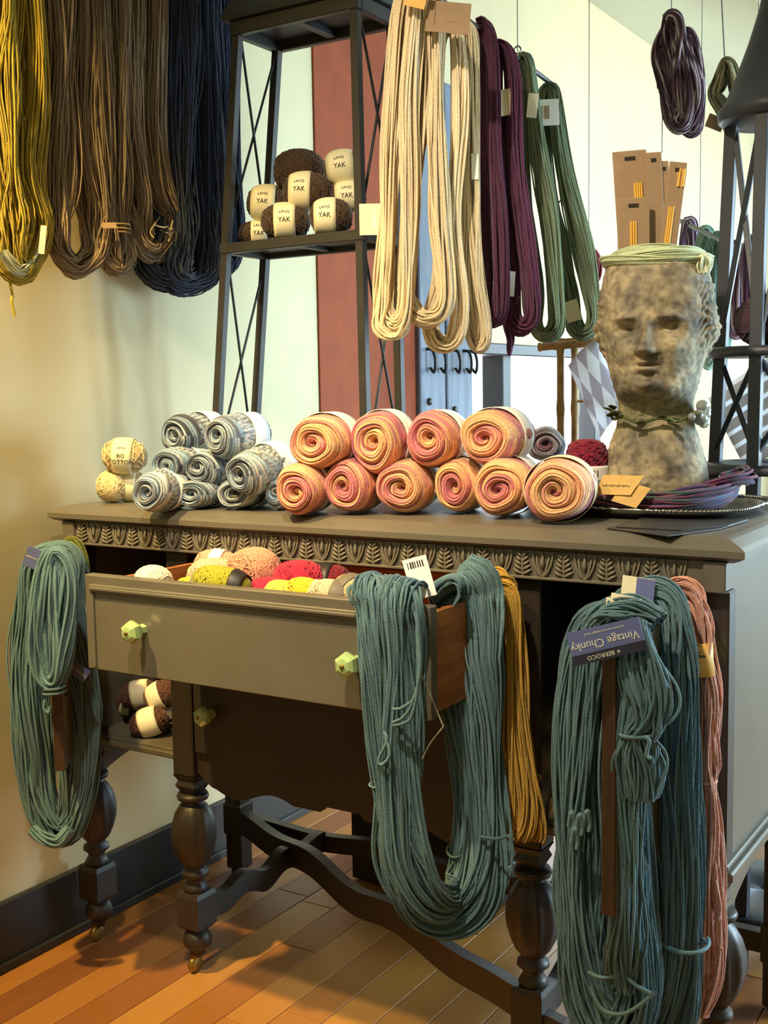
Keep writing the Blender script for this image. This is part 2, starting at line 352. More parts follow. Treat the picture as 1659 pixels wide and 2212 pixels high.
# ------------------------------------------------------------------ sideboard
TW0, TW1, TD, H = -.02, 1.435, .56, .966
sb = thing('sideboard', (.7, .28, 0), 'taupe painted antique sideboard with carved frieze, open doors and pulled out drawer', 'sideboard')
def loft(rects, c=None):
    V = []; Fs = []
    for (x0, x1, y0, y1, z) in rects: V += [(x0, y0, z), (x1, y0, z), (x1, y1, z), (x0, y1, z)]
    n = len(rects)
    for i in range(n-1):
        for k in range(4): Fs.append([i*4+k, i*4+(k+1) % 4, i*4+4+(k+1) % 4, i*4+4+k])
    Fs += [[3, 2, 1, 0], [n*4-4, n*4-3, n*4-2, n*4-1]]
    return A(V, float), Fs
def inset(i, z, b=0): return (TW0+i, TW1-i, i, TD-i*.3, z)
V, Fs = loft([inset(.022, .930), inset(.012, .934), inset(0, .940), inset(0, .950), inset(.008, .955), inset(.03, .9635), inset(.04, .966)])
put('top', V, Fs, M['paint'], sb, smooth=False)
BX0, BX1, BY0, BY1, ZB, ZT, ZF = .012, 1.405, .03, .535, .45, .932, .885; FY = .010
V, Fs = merge(box(BX0+.002, BX1-.002, FY+.005, BY0+.024, ZF+.002, ZT, .001), box(BX0, BX1, FY, BY0+.02, ZF, ZF+.005, .002),
              box(BX0, BX0+.035, FY-.001, BY0+.022, ZF, ZT, .002), box(BX1-.035, BX1, FY-.001, BY0+.022, ZF, ZT, .002))
fz = put('frieze', V, Fs, M['paint'], sb, smooth=False)
# carved acanthus and lotus leaves on the frieze
def leaf(w_, h, kind):
    parts = []
    if kind == 0:      # acanthus: centre rib, pairs of curling lobes
        parts.append(tubes(spline([(0, 0, 0), (0, -.002, h*.5), (0, -.001, h)], 5), A([[.0030, .0032, .0028, .0020, .001]])*.8, 5, (1, 0, 0)))
        for k in range(5):
            z = h*(.08+.17*k); s = w_*(.48-.06*k)
            for sg in (-1, 1):
                p = spline([(sg*.001, -.001, z), (sg*s*.55, -.004, z+h*.10), (sg*s, -.0015, z+h*.20)], 5)
                parts.append(tubes(p, A([[.0016, .0026, .0028, .0022, .001]]), 4, (0, 1, 0)))
    else:              # lotus arch: two nested U shaped ribs and a bud
        for s, hh in ((.5, 1.0), (.30, .8)):
            p = spline([(-w_*s, -.001, h*hh), (-w_*s*.85, -.003, h*.55), (-w_*s*.4, -.003, h*.16), (0, -.002, h*.04), (w_*s*.4, -.003, h*.16), (w_*s*.85, -.003, h*.55), (w_*s, -.001, h*hh)], 13)
            parts.append(tubes(p, .0022, 4, (0, 1, 0)))
        parts.append(tubes(spline([(0, -.001, h*.3), (0, -.004, h*.55), (0, -.001, h*.98)], 5), A([[.001, .004, .005, .003, .001]])*.8, 5, (1, 0, 0)))
    V, Fs = merge(*[(v, q) for v, q in parts]); return raw(V, Fs)
per = .072; ms = [leaf(.034, .042, 0), leaf(.036, .042, 1)]
for q in ms: q.materials.append(M['carve'])
x = BX0+.055; i = 0
while x < BX1-.045:
    link('carved_leaf', ms[i % 2], None, fz, A([x, FY+.005, ZF+.004])-wloc(fz)); x += per/2; i += 1
# body panels
SY0 = BY0
def sbp(name, parts, m='paint', parent=None, smooth=False):
    V, Fs = merge(*parts); return put(name, V, Fs, M[m], parent or sb, smooth=smooth)
sbp('side_panel', [box(BX1-.022, BX1-.004, BY0+.03, BY1, ZB, ZT, .001)])
sbp('side_panel', [box(BX0+.004, BX0+.022, BY0+.03, BY1, ZB, ZT, .001)])
sbp('side_moulding', [box(BX1-.02, BX1+.012, BY0-.006, BY1, ZB-.012, ZB+.004, .003), box(BX1-.02, BX1+.004, BY0-.004, BY1, ZB+.004, ZB+.014, .003)])
sbp('side_moulding', [box(BX0-.01, BX0+.02, BY0-.006, BY1, ZB-.012, ZB+.004, .003)])
ys = np.linspace(0, 1, 17); Ls = BY1-BY0
arch = [(0, 0)]+[(0, -.10)]+[(t*Ls, -.10+.075*math.sin(math.pi*min(1, t*1.02))**.6) for t in ys[1:-1]]+[(Ls, -.10), (Ls, 0)]
for xx in (BX1-.02, BX0+.004):
    V, Fs = extrude(arch, (xx, BY0, ZB-.012), (0, 1, 0), (0, 0, 1), (1, 0, 0), .016); put('side_skirt', V, Fs, M['paint'], sb, smooth=False)
sbp('back_panel', [box(BX0+.02, BX1-.02, BY1-.012, BY1, ZB, ZT, .001)], 'paint_dark')
PX0, PX1 = .285, 1.100                                              # outside faces of the centre section
sbp('partition', [box(PX0+.006, PX0+.024, BY0+.02, BY1-.012, ZB, ZF, .001)], 'paint_dark')
sbp('partition', [box(PX1-.024, PX1-.006, BY0+.02, BY1-.012, ZB, ZF, .001)], 'paint_dark')
sbp('compartment_floor', [box(BX0+.02, PX0+.006, BY0+.012, BY1-.012, ZB, ZB+.022, .002), box(BX0+.02, PX0+.006, BY0+.004, BY0+.014, ZB+.004, ZB+.016, .003)])
sbp('compartment_floor', [box(PX1-.006, BX1-.02, BY0+.012, BY1-.012, ZB, ZB+.022, .002), box(PX1-.006, BX1-.02, BY0+.004, BY0+.014, ZB+.004, ZB+.016, .003)])
sbp('shelf', [box(PX1-.006, BX1-.022, BY0+.2, BY1-.012, .66, .674, .001)], 'paint_dark')
sbp('rail', [box(PX0+.03, PX1-.03, BY0+.004, BY0+.03, .690, .702, .002)], 'paint_dark')
# apron with scalloped lower edge
def scal(t):
    t = abs(t-.5)*2
    return .077-.012*math.sin(max(0, min(1, (t-.30)/.5))*math.pi*2)-.040*(t > .80)*sm((t-.80)/.2)-.012*(t < .12)
pl = [(0, 0)]+[(t*(PX1-PX0-.06), -scal(t)) for t in np.linspace(0, 1, 61)]+[(PX1-PX0-.06, 0)]
V, Fs = extrude(pl, (PX0+.03, BY0+.008, .484), (1, 0, 0), (0, 0, 1), (0, 1, 0), .018); put('apron', V, Fs, M['paint_dark'], sb, smooth=False)
# legs
legprof = [(.010, .385), (.030, .384), (.033, .378), (.031, .372), (.018, .368), (.024, .362), (.030, .356), (.040, .340), (.046, .320), (.048, .300), (.046, .280), (.040, .260), (.031, .242), (.022, .232), (.019, .226), (.027, .220), (.028, .212), (.020, .206), (.017, .198), (.022, .190), (.026, .182), (.020, .176)]
flu = lambda z: .14*np.exp(-((z-.30)/.036)**2)
def leg(x, y, post=True, post_top=ZF, pw=.0275):
    parts = []
    parts.append(box(x-pw, x+pw, y, y+2*pw, .425, post_top, .003))
    parts.append(loft([(x-pw, x+pw, y, y+2*pw, .425), (x-pw*.75, x+pw*.75, y+pw*.25, y+pw*1.75, .412), (x-pw*.9, x+pw*.9, y+pw*.1, y+pw*1.9, .402), (x-pw*.55, x+pw*.55, y+pw*.45, y+pw*1.55, .384)]))
    V, Fs = merge(*parts); o = put('leg', V, Fs, M['paint_dark'], sb, smooth=False)
    V, Fs = lathe(legprof, 40, (x, y+pw, 0), flu); put('turned_bulb', V, Fs, M['paint_dark'], o)
    V, Fs = merge(loft([(x-.026, x+.026, y+pw-.026, y+pw+.026, .178), (x-.029, x+.029, y+pw-.029, y+pw+.029, .168), (x-.029, x+.029, y+pw-.029, y+pw+.029, .105), (x-.020, x+.020, y+pw-.02, y+pw+.02, .095)])); put('foot_block', V, Fs, M['paint_dark'], o, smooth=False)
    V, Fs = lathe([(.012, .096), (.020, .094), (.028, .082), (.030, .072), (.027, .060), (.018, .052), (.014, .048), (.016, .042), (.010, .036)], 28, (x, y+pw, 0)); put('ball_foot', V, Fs, M['paint_dark'], o)
    V, Fs = lathe([(.001, -.007), (.012, -.007), (.0165, -.005), (.018, 0), (.0165, .005), (.012, .007), (.001, .007)], 24); V = V[:, [2, 0, 1]]+A([x-.006, y+pw-.004, .0185])
    V2, F2 = box(x-.014, x+.002, y+pw-.012, y+pw+.006, .030, .044, .002); V, Fs = merge((V, Fs), (V2, F2)); put('caster', V, Fs, M['brass'], o)
leg(.3125, BY0-.004); leg(1.0725, BY0-.004)
leg(BX0+.0195, BY0, pw=.0195); leg(BX1-.0195, BY0, pw=.0195)
for xx in (BX0+.045, BX1-.03): put('leg', *merge(box(xx-.024, xx+.024, BY1-.058, BY1-.010, .012, ZB+.01, .004), box(xx-.028, xx+.028, BY1-.062, BY1-.006, .10, .18, .004), box(xx-.016, xx+.016, BY1-.050, BY1-.018, 0, .014, .003)), M['paint_dark'], sb, smooth=False)
# diagonal serpentine stretchers
def stretcher(p0, p1, hz=.028):
    p0, p1 = A(p0, float), A(p1, float); t = np.linspace(0, 1, 41); d = nrm((p1-p0)*A([1, 1, 0])); nn = np.cross(d, (0, 0, 1)); L = np.linalg.norm(p1-p0)
    top = .012*np.cos(t*math.pi*6)*np.sin(t*math.pi); c = p0+(p1-p0)*t[:, None]
    V = []
    for k in range(41):
        for a, b in ((-.012, hz), (.012, hz), (.012, -hz), (-.012, -hz)): V.append(c[k]+nn*a+A([0, 0, b+top[k]]))
    Fs = [[k*4+j, k*4+(j+1) % 4, k*4+4+(j+1) % 4, k*4+4+j] for k in range(40) for j in range(4)]+[[3, 2, 1, 0], [160, 161, 162, 163]]
    put('stretcher', A(V), Fs, M['paint_dark'], sb, smooth=False)
stretcher((.05, .50, .14), (1.062, .045, .14)); stretcher((.3125, .05, .13), (.3125, .50, .13), .024); stretcher((1.0725, .05, .13), (1.0725, .50, .13), .024); stretcher((1.085, .04, .12), (1.38, .055, .12), .02); stretcher((.04, .505, .13), (1.38, .505, .13), .02)
# lower drawer (closed)
DY = BY0-.002
ld = sbp('lower_drawer', [box(PX0+.058, PX1-.058, DY, DY+.02, .478, .688, .003), box(PX0+.07, PX1-.07, DY-.004, DY+.01, .66, .668, .002)], 'paint_dark')
def knob(pos, parent):
    x, y, z = pos; a6 = np.arange(6)/6*2*math.pi+math.pi/6+.1
    prof = [(.0085, .002), (.010, 0), (.009, -.010), (.0115, -.016), (.018, -.020), (.0205, -.028), (.0185, -.036), (.012, -.0405), (.0045, -.042)]
    V = A([(x+r*math.cos(a), y+d, z+r*math.sin(a)) for r, d in prof for a in a6]); n = len(prof)
    Fs = [[i*6+j, i*6+6+j, i*6+6+(j+1) % 6, i*6+(j+1) % 6] for i in range(n-1) for j in range(6)]+[list(range(6)), list(range(n*6-6, n*6))[::-1]]
    o = put('knob', V, Fs, M['jade'], parent, smooth=False); o['label'] = 'pale jade green six sided glass knob'
    V, Fs = lathe([(.0001, -.0445), (.003, -.0445), (.0042, -.042), (.0042, -.038)], 10); V = V[:, [0, 2, 1]]+A([x, y, z]); V, Fs = merge((V, Fs)); put('knob_screw', V, Fs, M['brass'], parent); return o
knob((.393, DY, .566), ld); knob((1.0, DY, .566), ld)
# upper drawer, pulled out
UY, UX0, UX1, UZ0, UZ1 = -.235, .333, 1.044, .705, .876
ud = sbp('upper_drawer', [box(UX0, UX1, UY, UY+.022, UZ0, UZ1, .002)])
def mould(x0, x1, z0, z1): return [box(x0, x1, UY-.006, UY+.002, z0, z1, .0025), box(x0+(z1-z0 if x1-x0 < .05 else 0)*0+.003, x1-.003, UY-.009, UY, z0+.004, z1-.004, .002)]
o = put('bead_moulding', *merge(*mould(UX0+.016, UX1-.016, UZ1-.030, UZ1-.016)), M['paint'], ud, smooth=False)
o = put('bead_moulding', *merge(box(UX0+.016, UX0+.024, UY-.004, UY+.002, UZ0+.004, UZ1-.028, .002)), M['paint'], ud, smooth=False)
o = put('bead_moulding', *merge(box(UX1-.024, UX1-.016, UY-.004, UY+.002, UZ0+.004, UZ1-.028, .002)), M['paint'], ud, smooth=False)
for nme, bx in (('drawer_side', (UX0+.022, UX0+.034, UY+.02, .18, UZ0+.006, UZ1-.012)), ('drawer_side', (UX1-.018, UX1-.006, UY+.02, .18, UZ0+.006, UZ1-.012)), ('drawer_back', (UX0+.03, UX1-.014, .17, .182, UZ0+.006, UZ1-.02)), ('drawer_bottom', (UX0+.03, UX1-.014, UY+.018, .172, UZ0+.010, UZ0+.016))):
    put(nme, *box(*bx, .001), M['drawerwood'], ud, smooth=False)
k1 = PY(283, 1366, UY-.03); k2 = PY(748, 1437, UY-.03)
knob((k1[0], UY, k1[2]), ud); knob((k2[0], UY, k2[2]), ud)
# doors standing open
def door(hx, hy, dx, dy, wd):
    d = nrm((dx, dy, 0)); n = A([-d[1], d[0], 0]); c = A([hx, hy, (ZB+.026+ZF-.008)/2])+d*wd/2; hz = (ZF-.014-ZB-.026)/2
    o = put('door', *obox(c, d, n, (0, 0, 1), wd/2-.004, .010, hz, .001), M['paint'], sb, smooth=False)
    put('door_edge', *obox(c+d*(wd/2-.002), d, n, (0, 0, 1), .0025, .0098, hz-.001, .0005), M['edgewood'], o, smooth=False)['label'] = 'bare brown wood edge of the open door'
    for zz in (-.6, .6): put('hinge', *obox(A([hx, hy, c[2]+zz*hz])+d*.004, d, n, (0, 0, 1), .006, .012, .022, .001), M['brass'], o, smooth=False)
    return d, n
DL = (BX0+.022, BY0-.016); dl, nl = door(*DL, .627, -.779, .262)
DR = (BX1-.062, BY0-.016); dr, nr = door(*DR, -.06, -.998, .268)

# ------------------------------------------------------------------ yarn builders
def sunflower(n, rs):
    i = np.arange(n)+.5; r = np.sqrt(i/n); a = i*2.399963+rs.rand()*6
    return r*np.cos(a)+rs.randn(n)*.04, r*np.sin(a)+rs.randn(n)*.04
def solid(c, var=.16):
    c = A(c, float)
    def f(n, N, s, rs):
        k = 1+var*(rs.rand(n, 1, 1)*2-1)+.10*(A([[noise1(s*14+i*7.3, i % 50)-.5 for i in range(n)]])[0][:, :, None])
        return c[None, None]*k
    return f
def varieg(cols, freq=3.0, streak=.5):
    cols = A(cols, float); m_ = len(cols)
    def f(n, N, s, rs):
        ph = rs.rand(n, 1)*streak*m_+noise1(s*freq*2+3, 5)[None]*m_*.8+s[None]*freq*.5
        i = np.floor(ph).astype(int); t = sm(ph-i)[:, :, None]
        return (cols[i % m_]*(1-t)+cols[(i+1) % m_]*t)*(1+.15*(rs.rand(n, 1, 1)*2-1))
    return f
def bundle(ctrl, n, r, colf, seed, N=60, D=None, wander=.22, closed=False, k=5, clumps=9):
    """strands that follow one centre line; ctrl = (point, half width in plane, half depth[, width axis])"""
    rs = np.random.RandomState(seed)
    C = spline([c[0] for c in ctrl], N, closed); Wd = spline([[c[1], c[2]] for c in ctrl], N, closed); Wd = np.maximum(Wd, .0015)
    T = (np.roll(C, -1, 0)-np.roll(C, 1, 0)) if closed else np.gradient(C, axis=0); T /= np.linalg.norm(T, axis=1, keepdims=True)+1e-9
    if D is None: D = nrm((C.mean(0)-CAM)*A([1, 1, 0]))
    D = np.broadcast_to(A(D, float), C.shape)
    Ax = np.cross(D, T); ln = np.linalg.norm(Ax, axis=1, keepdims=True); Ax = Ax/(ln+1e-6)
    if any(len(c) > 3 for c in ctrl):
        wts = np.zeros(N); ov = np.zeros((N, 3)); pos = np.linspace(0, len(ctrl)-(0 if closed else 1), N)
        for j, c in enumerate(ctrl):
            if len(c) > 3:
                q = np.clip(1-np.abs(pos-j)/1.0, 0, 1); wts += q; ov += q[:, None]*A(c[3], float)
        wts = np.clip(wts, 0, 1)[:, None]; Ax = Ax*(1-wts)+ov; Ax -= (Ax*T).sum(1, keepdims=True)*T; Ax /= np.linalg.norm(Ax, axis=1, keepdims=True)+1e-9
    Bx = np.cross(T, Ax)
    u, v = sunflower(n, rs); s = np.linspace(0, 1, N, endpoint=not closed)
    seg = np.linalg.norm(np.diff(C, axis=0), axis=1).sum()
    def wav(cnt, amp, f):
        ph = rs.rand(cnt, 3)*6.28; fr = np.round(1+rs.rand(cnt, 3)*f)
        return amp*sum(np.sin(2*math.pi*fr[:, [j]]*s[None]+ph[:, [j]])/(1+.35*j) for j in range(3))
    g = (np.arctan2(v, u)/6.2832*clumps+rs.rand(n)*.8).astype(int) % clumps
    wu = wav(n, wander*.35, 4*seg)+wav(clumps, wander*.7, 3*seg)[g]; wv = wav(n, wander*.35, 4*seg)+wav(clumps, wander*.7, 3*seg)[g]
    P = C[None]+Ax[None]*(Wd[None, :, :1]*(u[:, None]+wu)[:, :, None])+Bx[None]*(Wd[None, :, 1:]*(v[:, None]+wv)[:, :, None])
    col = colf(n, N, s, rs)
    V, Q = tubes(P, r*(.85+.3*rs.rand(n)), k, D[None], closed)
    return V, Q, np.repeat(np.broadcast_to(col, (n, N, 3)).reshape(-1, 3), k, 0)
def join(bs):
    V, Q, Cc, n = [], [], [], 0
    for v, q, c in bs: V.append(v); Q.append(q+n); Cc.append(c); n += len(v)
    return np.concatenate(V), np.concatenate(Q), np.concatenate(Cc)
def hank(label, bs, group, name='yarn_hank', cat='yarn hank'):
    V, Q, Cc = join(bs); o = put(name, V, Q, M['yarn'], None, col=Cc)
    return tag(o, label, cat, group)
def strand(pts, r, col, parent, name='loose_strand', N=30, k=5):
    V, Q = tubes(spline(pts, N), r, k, nrm(FWD)); return put(name, V, Q, M['yarn'], parent, col=np.tile(A(col), (len(V), 1)))
def tie(c, ax, t, wa, wb, r, col, parent, turns=2):
    ax, t = nrm(ax), nrm(t); b = np.cross(t, ax); a = np.linspace(0, 2*math.pi*turns, 24*turns)
    P = A(c)+np.cos(a)[:, None]*ax*wa+np.sin(a)[:, None]*b*wb+((a/(2*math.pi*turns)-.5)*r*3*turns)[:, None]*t
    V, Q = tubes(P, r, 5, t); return put('tie', V, Q, M['yarn'], parent, col=np.tile(A(col), (len(V), 1)))
def card(name, c, w_, h_, ang, mat_, parent=None, tilt=0, yaw=0, th=.0016, bend=None):
    """a card of size w x h facing roughly the viewer, rolled by ang degrees"""
    a = math.radians(ang); f = nrm(FWD*A([1, 1, 0])); r0 = nrm(np.cross(f, (0, 0, 1))); u0 = A([0, 0, 1.])
    y = math.radians(yaw); r1 = r0*math.cos(y)+f*math.sin(y); f1 = np.cross(u0, r1)
    tl = math.radians(tilt); u1 = u0*math.cos(tl)+f1*math.sin(tl)
    r = r1*math.cos(a)+u1*math.sin(a); u = -r1*math.sin(a)+u1*math.cos(a); n = np.cross(r, u)
    V, Fs = obox(c, r, u, n, w_/2, h_/2, th/2, th*.2); o = put(name, V, Fs, mat_, parent, smooth=False)
    return o, A(c)+n*th/2, r, u, n
def bars(face, r, u, n, x, y, w_, h_, cnt, parent, mat_, name='barcode', seed=1):
    rs = random.Random(seed); parts = []; xx = -w_/2
    for i in range(cnt):
        bwid = w_/cnt*rs.uniform(.3, .8); parts.append(obox(A(face)+r*(x+xx+bwid/2)+u*y+n*.0003, r, u, n, bwid/2, h_/2, .0003, 0)); xx += w_/cnt
    return put(name, *merge(*parts), mat_, parent, smooth=False)

TEAL = S(92, 122, 130); TEALD = S(48, 92, 92)
# ---- hanks on the left wall (over a rail above the picture)
XH = .03
def wl(u, v, X=XH): return PX(u, v, X)
ZTOP = 2.36
def wallhank(pts, X, wds, n, r, col, seed, closed=False, dp=.028, **k):
    ctrl = []
    for (u, v), wd in zip(pts, wds):
        p = wl(u, v, X); ctrl.append((p, wd*1.35, dp))
    a, b = ctrl[0][0].copy(), ctrl[-1][0].copy(); a[2] = b[2] = ZTOP; 
    ctrl = [(a, wds[0]*.9, dp)]+ctrl+[(b, wds[-1]*.9, dp)]
    return bundle(ctrl, n, r, col, seed, N=52, k=4, **k)
PXM = .00105
MUST = S(172, 148, 44)
h = hank('mustard yellow yarn hank at far left of the wall, with a loose tail hanging down', [
    wallhank([(12, -60), (8, 150), (14, 330), (22, 450), (20, 540), (48, 585), (82, 545), (92, 480), (66, 380), (70, 200), (62, -60)], XH+.012, [.020, .022, .016, .026, .026, .02, .014, .018, .02, .022, .022], 130, .0017, solid(MUST, .22), 3)], 'yarn hanks hung along the left wall')
strand([wl(24, 585, XH), wl(22, 610, XH), wl(27, 640, XH), wl(25, 650, XH), wl(32, 684, XH)], .0030, MUST*1.2, h, 'loose_tail')
o, fc, r_, u_, n_ = card('price_tag', wl(92, 518, XH+.06), .012, .055, -8, M['label'], h)
V, Q, Cc = bundle([(wl(5, 545, XH+.03), .008, .012), (wl(40, 585, XH+.03), .012, .012), (wl(75, 560, XH+.03), .008, .012), (wl(90, 505, XH+.03), .006, .01)], 26, .0014, solid(S(205, 205, 170)), 9, N=24, k=4); put('wrapping_loop', V, Q, M['yarn'], h, col=Cc)
BR = S(140, 118, 92); BR2 = S(130, 110, 84)
h = hank('brown yarn hank ending in a rounded loop, next to the mustard hank', [
    wallhank([(120, -60), (118, 200), (122, 400), (118, 490), (128, 545), (165, 575), (205, 545), (210, 480), (190, 380), (178, 200), (182, -60)], XH, [.028, .028, .024, .02, .016, .017, .02, .022, .026, .028, .03], 170, .0016, solid(BR, .25), 12)], 'yarn hanks hung along the left wall')
h = hank('brown yarn hank tied with a wire and paper band near its end', [
    wallhank([(205, -60), (212, 200), (225, 400), (232, 480), (232, 540), (250, 578), (272, 545), (262, 480), (256, 380), (248, 200), (250, -60)], XH+.014, [.022, .024, .018, .014, .018, .014, .014, .014, .02, .024, .024], 150, .0016, solid(BR2, .25), 14)], 'yarn hanks hung along the left wall')
for dy in (-9, 0, 8): tie(wl(247, 498+dy, XH+.014), (0, 1, 0), (0, 0, 1), .032, .034, .0022, S(150, 120, 70), h, 1)
card('paper_band', wl(236, 487, XH+.055), .03, .012, 0, M['kraft'], h)
h = hank('brown yarn hank swinging right at its end, with a tangle of pins', [
    wallhank([(270, -60), (272, 200), (285, 380), (300, 480), (305, 530), (330, 548), (360, 520), (366, 470), (345, 410), (325, 250), (320, -60)], XH+.006, [.026, .028, .026, .022, .018, .015, .016, .016, .022, .026, .026], 170, .0016, solid(BR, .25), 16)], 'yarn hanks hung along the left wall')
rs = np.random.RandomState(5)
for k in range(9):
    c = wl(352+rs.randint(-22, 24), 505+rs.randint(-22, 24), XH+.05); dd = rs.randn(3)*.012
    strand([c-dd, c+rs.randn(3)*.006, c+dd], .0016, [S(190, 170, 110), S(60, 55, 45), S(200, 196, 180)][k % 3], h, 'safety_pin', 8, 4)
NV = S(36, 44, 66)
NAVY = [([(345, -60), (350, 200), (345, 400), (335, 520), (315, 565), (335, 592), (370, 585), (385, 500), (378, 300), (385, -60)], [.024]*10, XH-.012, 'dark navy yarn hank beside the brown hanks, its end hidden behind them'),
        ([(385, -60), (388, 200), (380, 400), (378, 520), (380, 590), (412, 612), (448, 590), (452, 500), (445, 300), (440, -60)], [.03, .03, .03, .028, .026, .02, .026, .03, .03, .03], XH+.02, 'dark navy yarn hank reaching lowest of those on the left wall'),
        ([(455, -60), (462, 200), (470, 400), (462, 520), (465, 560), (482, 580), (500, 560), (505, 500), (492, 300), (485, -60)], [.026, .026, .026, .024, .02, .016, .016, .02, .024, .024], XH-.008, 'dark navy yarn hank partly behind the tall iron shelf stand')]
for i, (pts, wds, X, lab) in enumerate(NAVY):
    hank(lab, [wallhank(pts, X, wds, 150, .0016, solid(NV, .3), 20+i)], 'yarn hanks hung along the left wall')
ra = thing('hanging_rail', (XH, .3, ZTOP), 'wooden rail on the left wall carrying the yellow, brown and navy hanks', 'rail')
put('rod', *tubes(A([[XH, -.25, ZTOP-.02], [XH, .3, ZTOP-.02], [XH, .8, ZTOP-.02]]), .012, 10, (1, 0, 0)), M['bamboo'], ra)
for y in (-.2, .75): put('bracket', *box(XW, XH, y, y+.02, ZTOP-.03, ZTOP-.01, .002), M['black'], ra, smooth=False)

# ---- cream, plum and sage hanks on the rod over the sideboard
ROD0 = PY(915, -28, .22); ROD1 = PY(1200, 188, 1.0)
rod = thing('hanging_rod', (ROD0+ROD1)/2, 'thin metal rod on ceiling wires carrying the cream, plum and sage hanks', 'rod')
put('rod', *tubes(A([ROD0, (ROD0+ROD1)/2, ROD1]), .006, 8, (1, 0, 0)), M['iron'], rod)
for (u, v, Y) in ((1118, 112, .70), (905, -20, .27)):
    p = PY(u, v, Y); q = p.copy(); q[2] = 2.8
    put('wire', *tubes(A([p, (p+q)/2, q]), .0012, 5, (1, 0, 0)), M['wire'], rod)
    put('eye_hook', *tubes(A([p+A([.008*math.cos(a), 0, .008*math.sin(a)+.004]) for a in np.linspace(0, 6.2, 12)]), .002, 5, (0, 1, 0)), M['wire'], rod)
CR = S(226, 206, 168)
def rodhank(pts, Y, wds, dp, n, r, col, seed, top=None, **k):
    ctrl = [(PY(u, v, Y), wd, dp) for (u, v), wd in zip(pts, wds)]
    return bundle(ctrl, n, r, col, seed, N=64, closed=True, **k)
GR = 'yarn hanks on the rod over the sideboard'
h1 = hank('outermost cream yarn hank, its looped ends lowest at the left edge of the row', [
    rodhank([(885, -40), (862, 40), (848, 250), (838, 480), (828, 640), (835, 700), (862, 708), (880, 660), (882, 480), (884, 250), (896, 40)], .27, [.012, .016, .017, .017, .018, .02, .018, .014, .016, .017, .014], .022, 70, .0024, solid(CR, .12), 31, wander=.3)], GR)
o, fc, r_, u_, n_ = card('price_tag', PY(803, 474, .26), .048, .06, 0, M['label'], h1); bars(fc, r_, u_, n_, .008, 0, .010, .036, 1, o, M['white'], 'printed_strip')
card('price_tag', PY(897, -2, .23), .04, .03, -14, M['orangeband'], h1)
h2 = hank('cream yarn hank whose open loop swings across the middle of the cream group', [
    rodhank([(930, -20), (912, 40), (905, 260), (880, 480), (868, 600), (885, 665), (925, 688), (962, 650), (950, 480), (945, 260), (945, 40)], .31, [.012, .014, .015, .016, .017, .016, .014, .014, .016, .016, .014], .02, 64, .0024, solid(CR, .12), 33, wander=.3)], GR)
o, fc, r_, u_, n_ = card('price_tag', PY(968, 38, .28), .082, .056, -6, M['kraft'], h2); bars(fc, r_, u_, n_, -.024, .004, .002, .036, 1, o, M['ink'], 'printed_line'); flat_text('print', '· · · ·', .012, fc+u_*-.008+r_*.01, r_, u_, M['ink'], o)
h3 = hank('palest cream yarn hank, its long loops hanging in front of the window planks', [
    rodhank([(970, 60), (945, 100), (940, 280), (955, 480), (950, 600), (928, 690), (945, 738), (980, 735), (996, 650), (985, 480), (992, 280), (988, 90)], .37, [.010, .013, .014, .014, .014, .014, .016, .018, .015, .013, .013, .012], .02, 64, .0024, solid(CR*1.08, .12), 35, wander=.3)], GR)
h4 = hank('innermost cream yarn hank next to the plum hanks', [
    rodhank([(1012, 58), (1000, 110), (1000, 300), (1005, 480), (1008, 620), (1018, 725), (1036, 748), (1048, 715), (1032, 600), (1022, 450), (1018, 300), (1022, 110)], .44, [.010, .012, .012, .012, .013, .013, .013, .013, .014, .013, .012, .012], .02, 56, .0024, solid(CR*.92, .12), 37, wander=.28)], GR)
card('price_tag', PY(1026, 360, .42), .014, .05, 0, M['white'], h4)
PL = S(84, 38, 66)
h5 = hank('plum purple yarn hank next to the cream ones, with a steel ring near its top', [
    rodhank([(1042, 52), (1030, 110), (1036, 300), (1042, 480), (1046, 620), (1052, 680), (1068, 690), (1082, 660), (1078, 480), (1066, 300), (1060, 110)], .52, [.012, .014, .016, .018, .018, .016, .014, .016, .018, .016, .012], .022, 76, .0023, solid(PL, .22), 41)], GR)
card('price_tag', PY(1094, 612, .54), .040, .052, -4, M['white'], h5, yaw=25)
h6 = hank('plum purple yarn hank with a cream paper tag, nearer the sage hanks', [
    rodhank([(1082, 102), (1066, 150), (1078, 320), (1092, 500), (1100, 620), (1112, 690), (1135, 706), (1152, 670), (1132, 500), (1112, 320), (1106, 150)], .60, [.012, .016, .018, .018, .018, .018, .016, .016, .018, .018, .014], .024, 80, .0023, solid(PL*1.15, .22), 43)], GR)
card('price_tag', PY(1093, 221, .57), .040, .052, 14, M['label'], h6, yaw=30)
V, Q, Cc = bundle([(PY(1098, 690, .60), .010, .01), (PY(1102, 735, .60), .008, .008), (PY(1100, 768, .60), .002, .002)], 20, .002, solid(PL), 44, N=16, k=4); put('loose_end', V, Q, M['yarn'], h6, col=Cc)
SG = S(112, 126, 98)
h7 = hank('sage green yarn hank beside the plum ones', [
    rodhank([(1132, 130), (1118, 190), (1122, 350), (1140, 520), (1152, 640), (1160, 705), (1182, 722), (1205, 690), (1192, 520), (1166, 350), (1148, 190)], .76, [.012, .015, .018, .02, .02, .018, .015, .016, .02, .02, .015], .024, 80, .0024, solid(SG, .22), 45)], GR)
card('price_tag', PY(1150, 228, .72), .022, .052, -6, M['label'], h7)
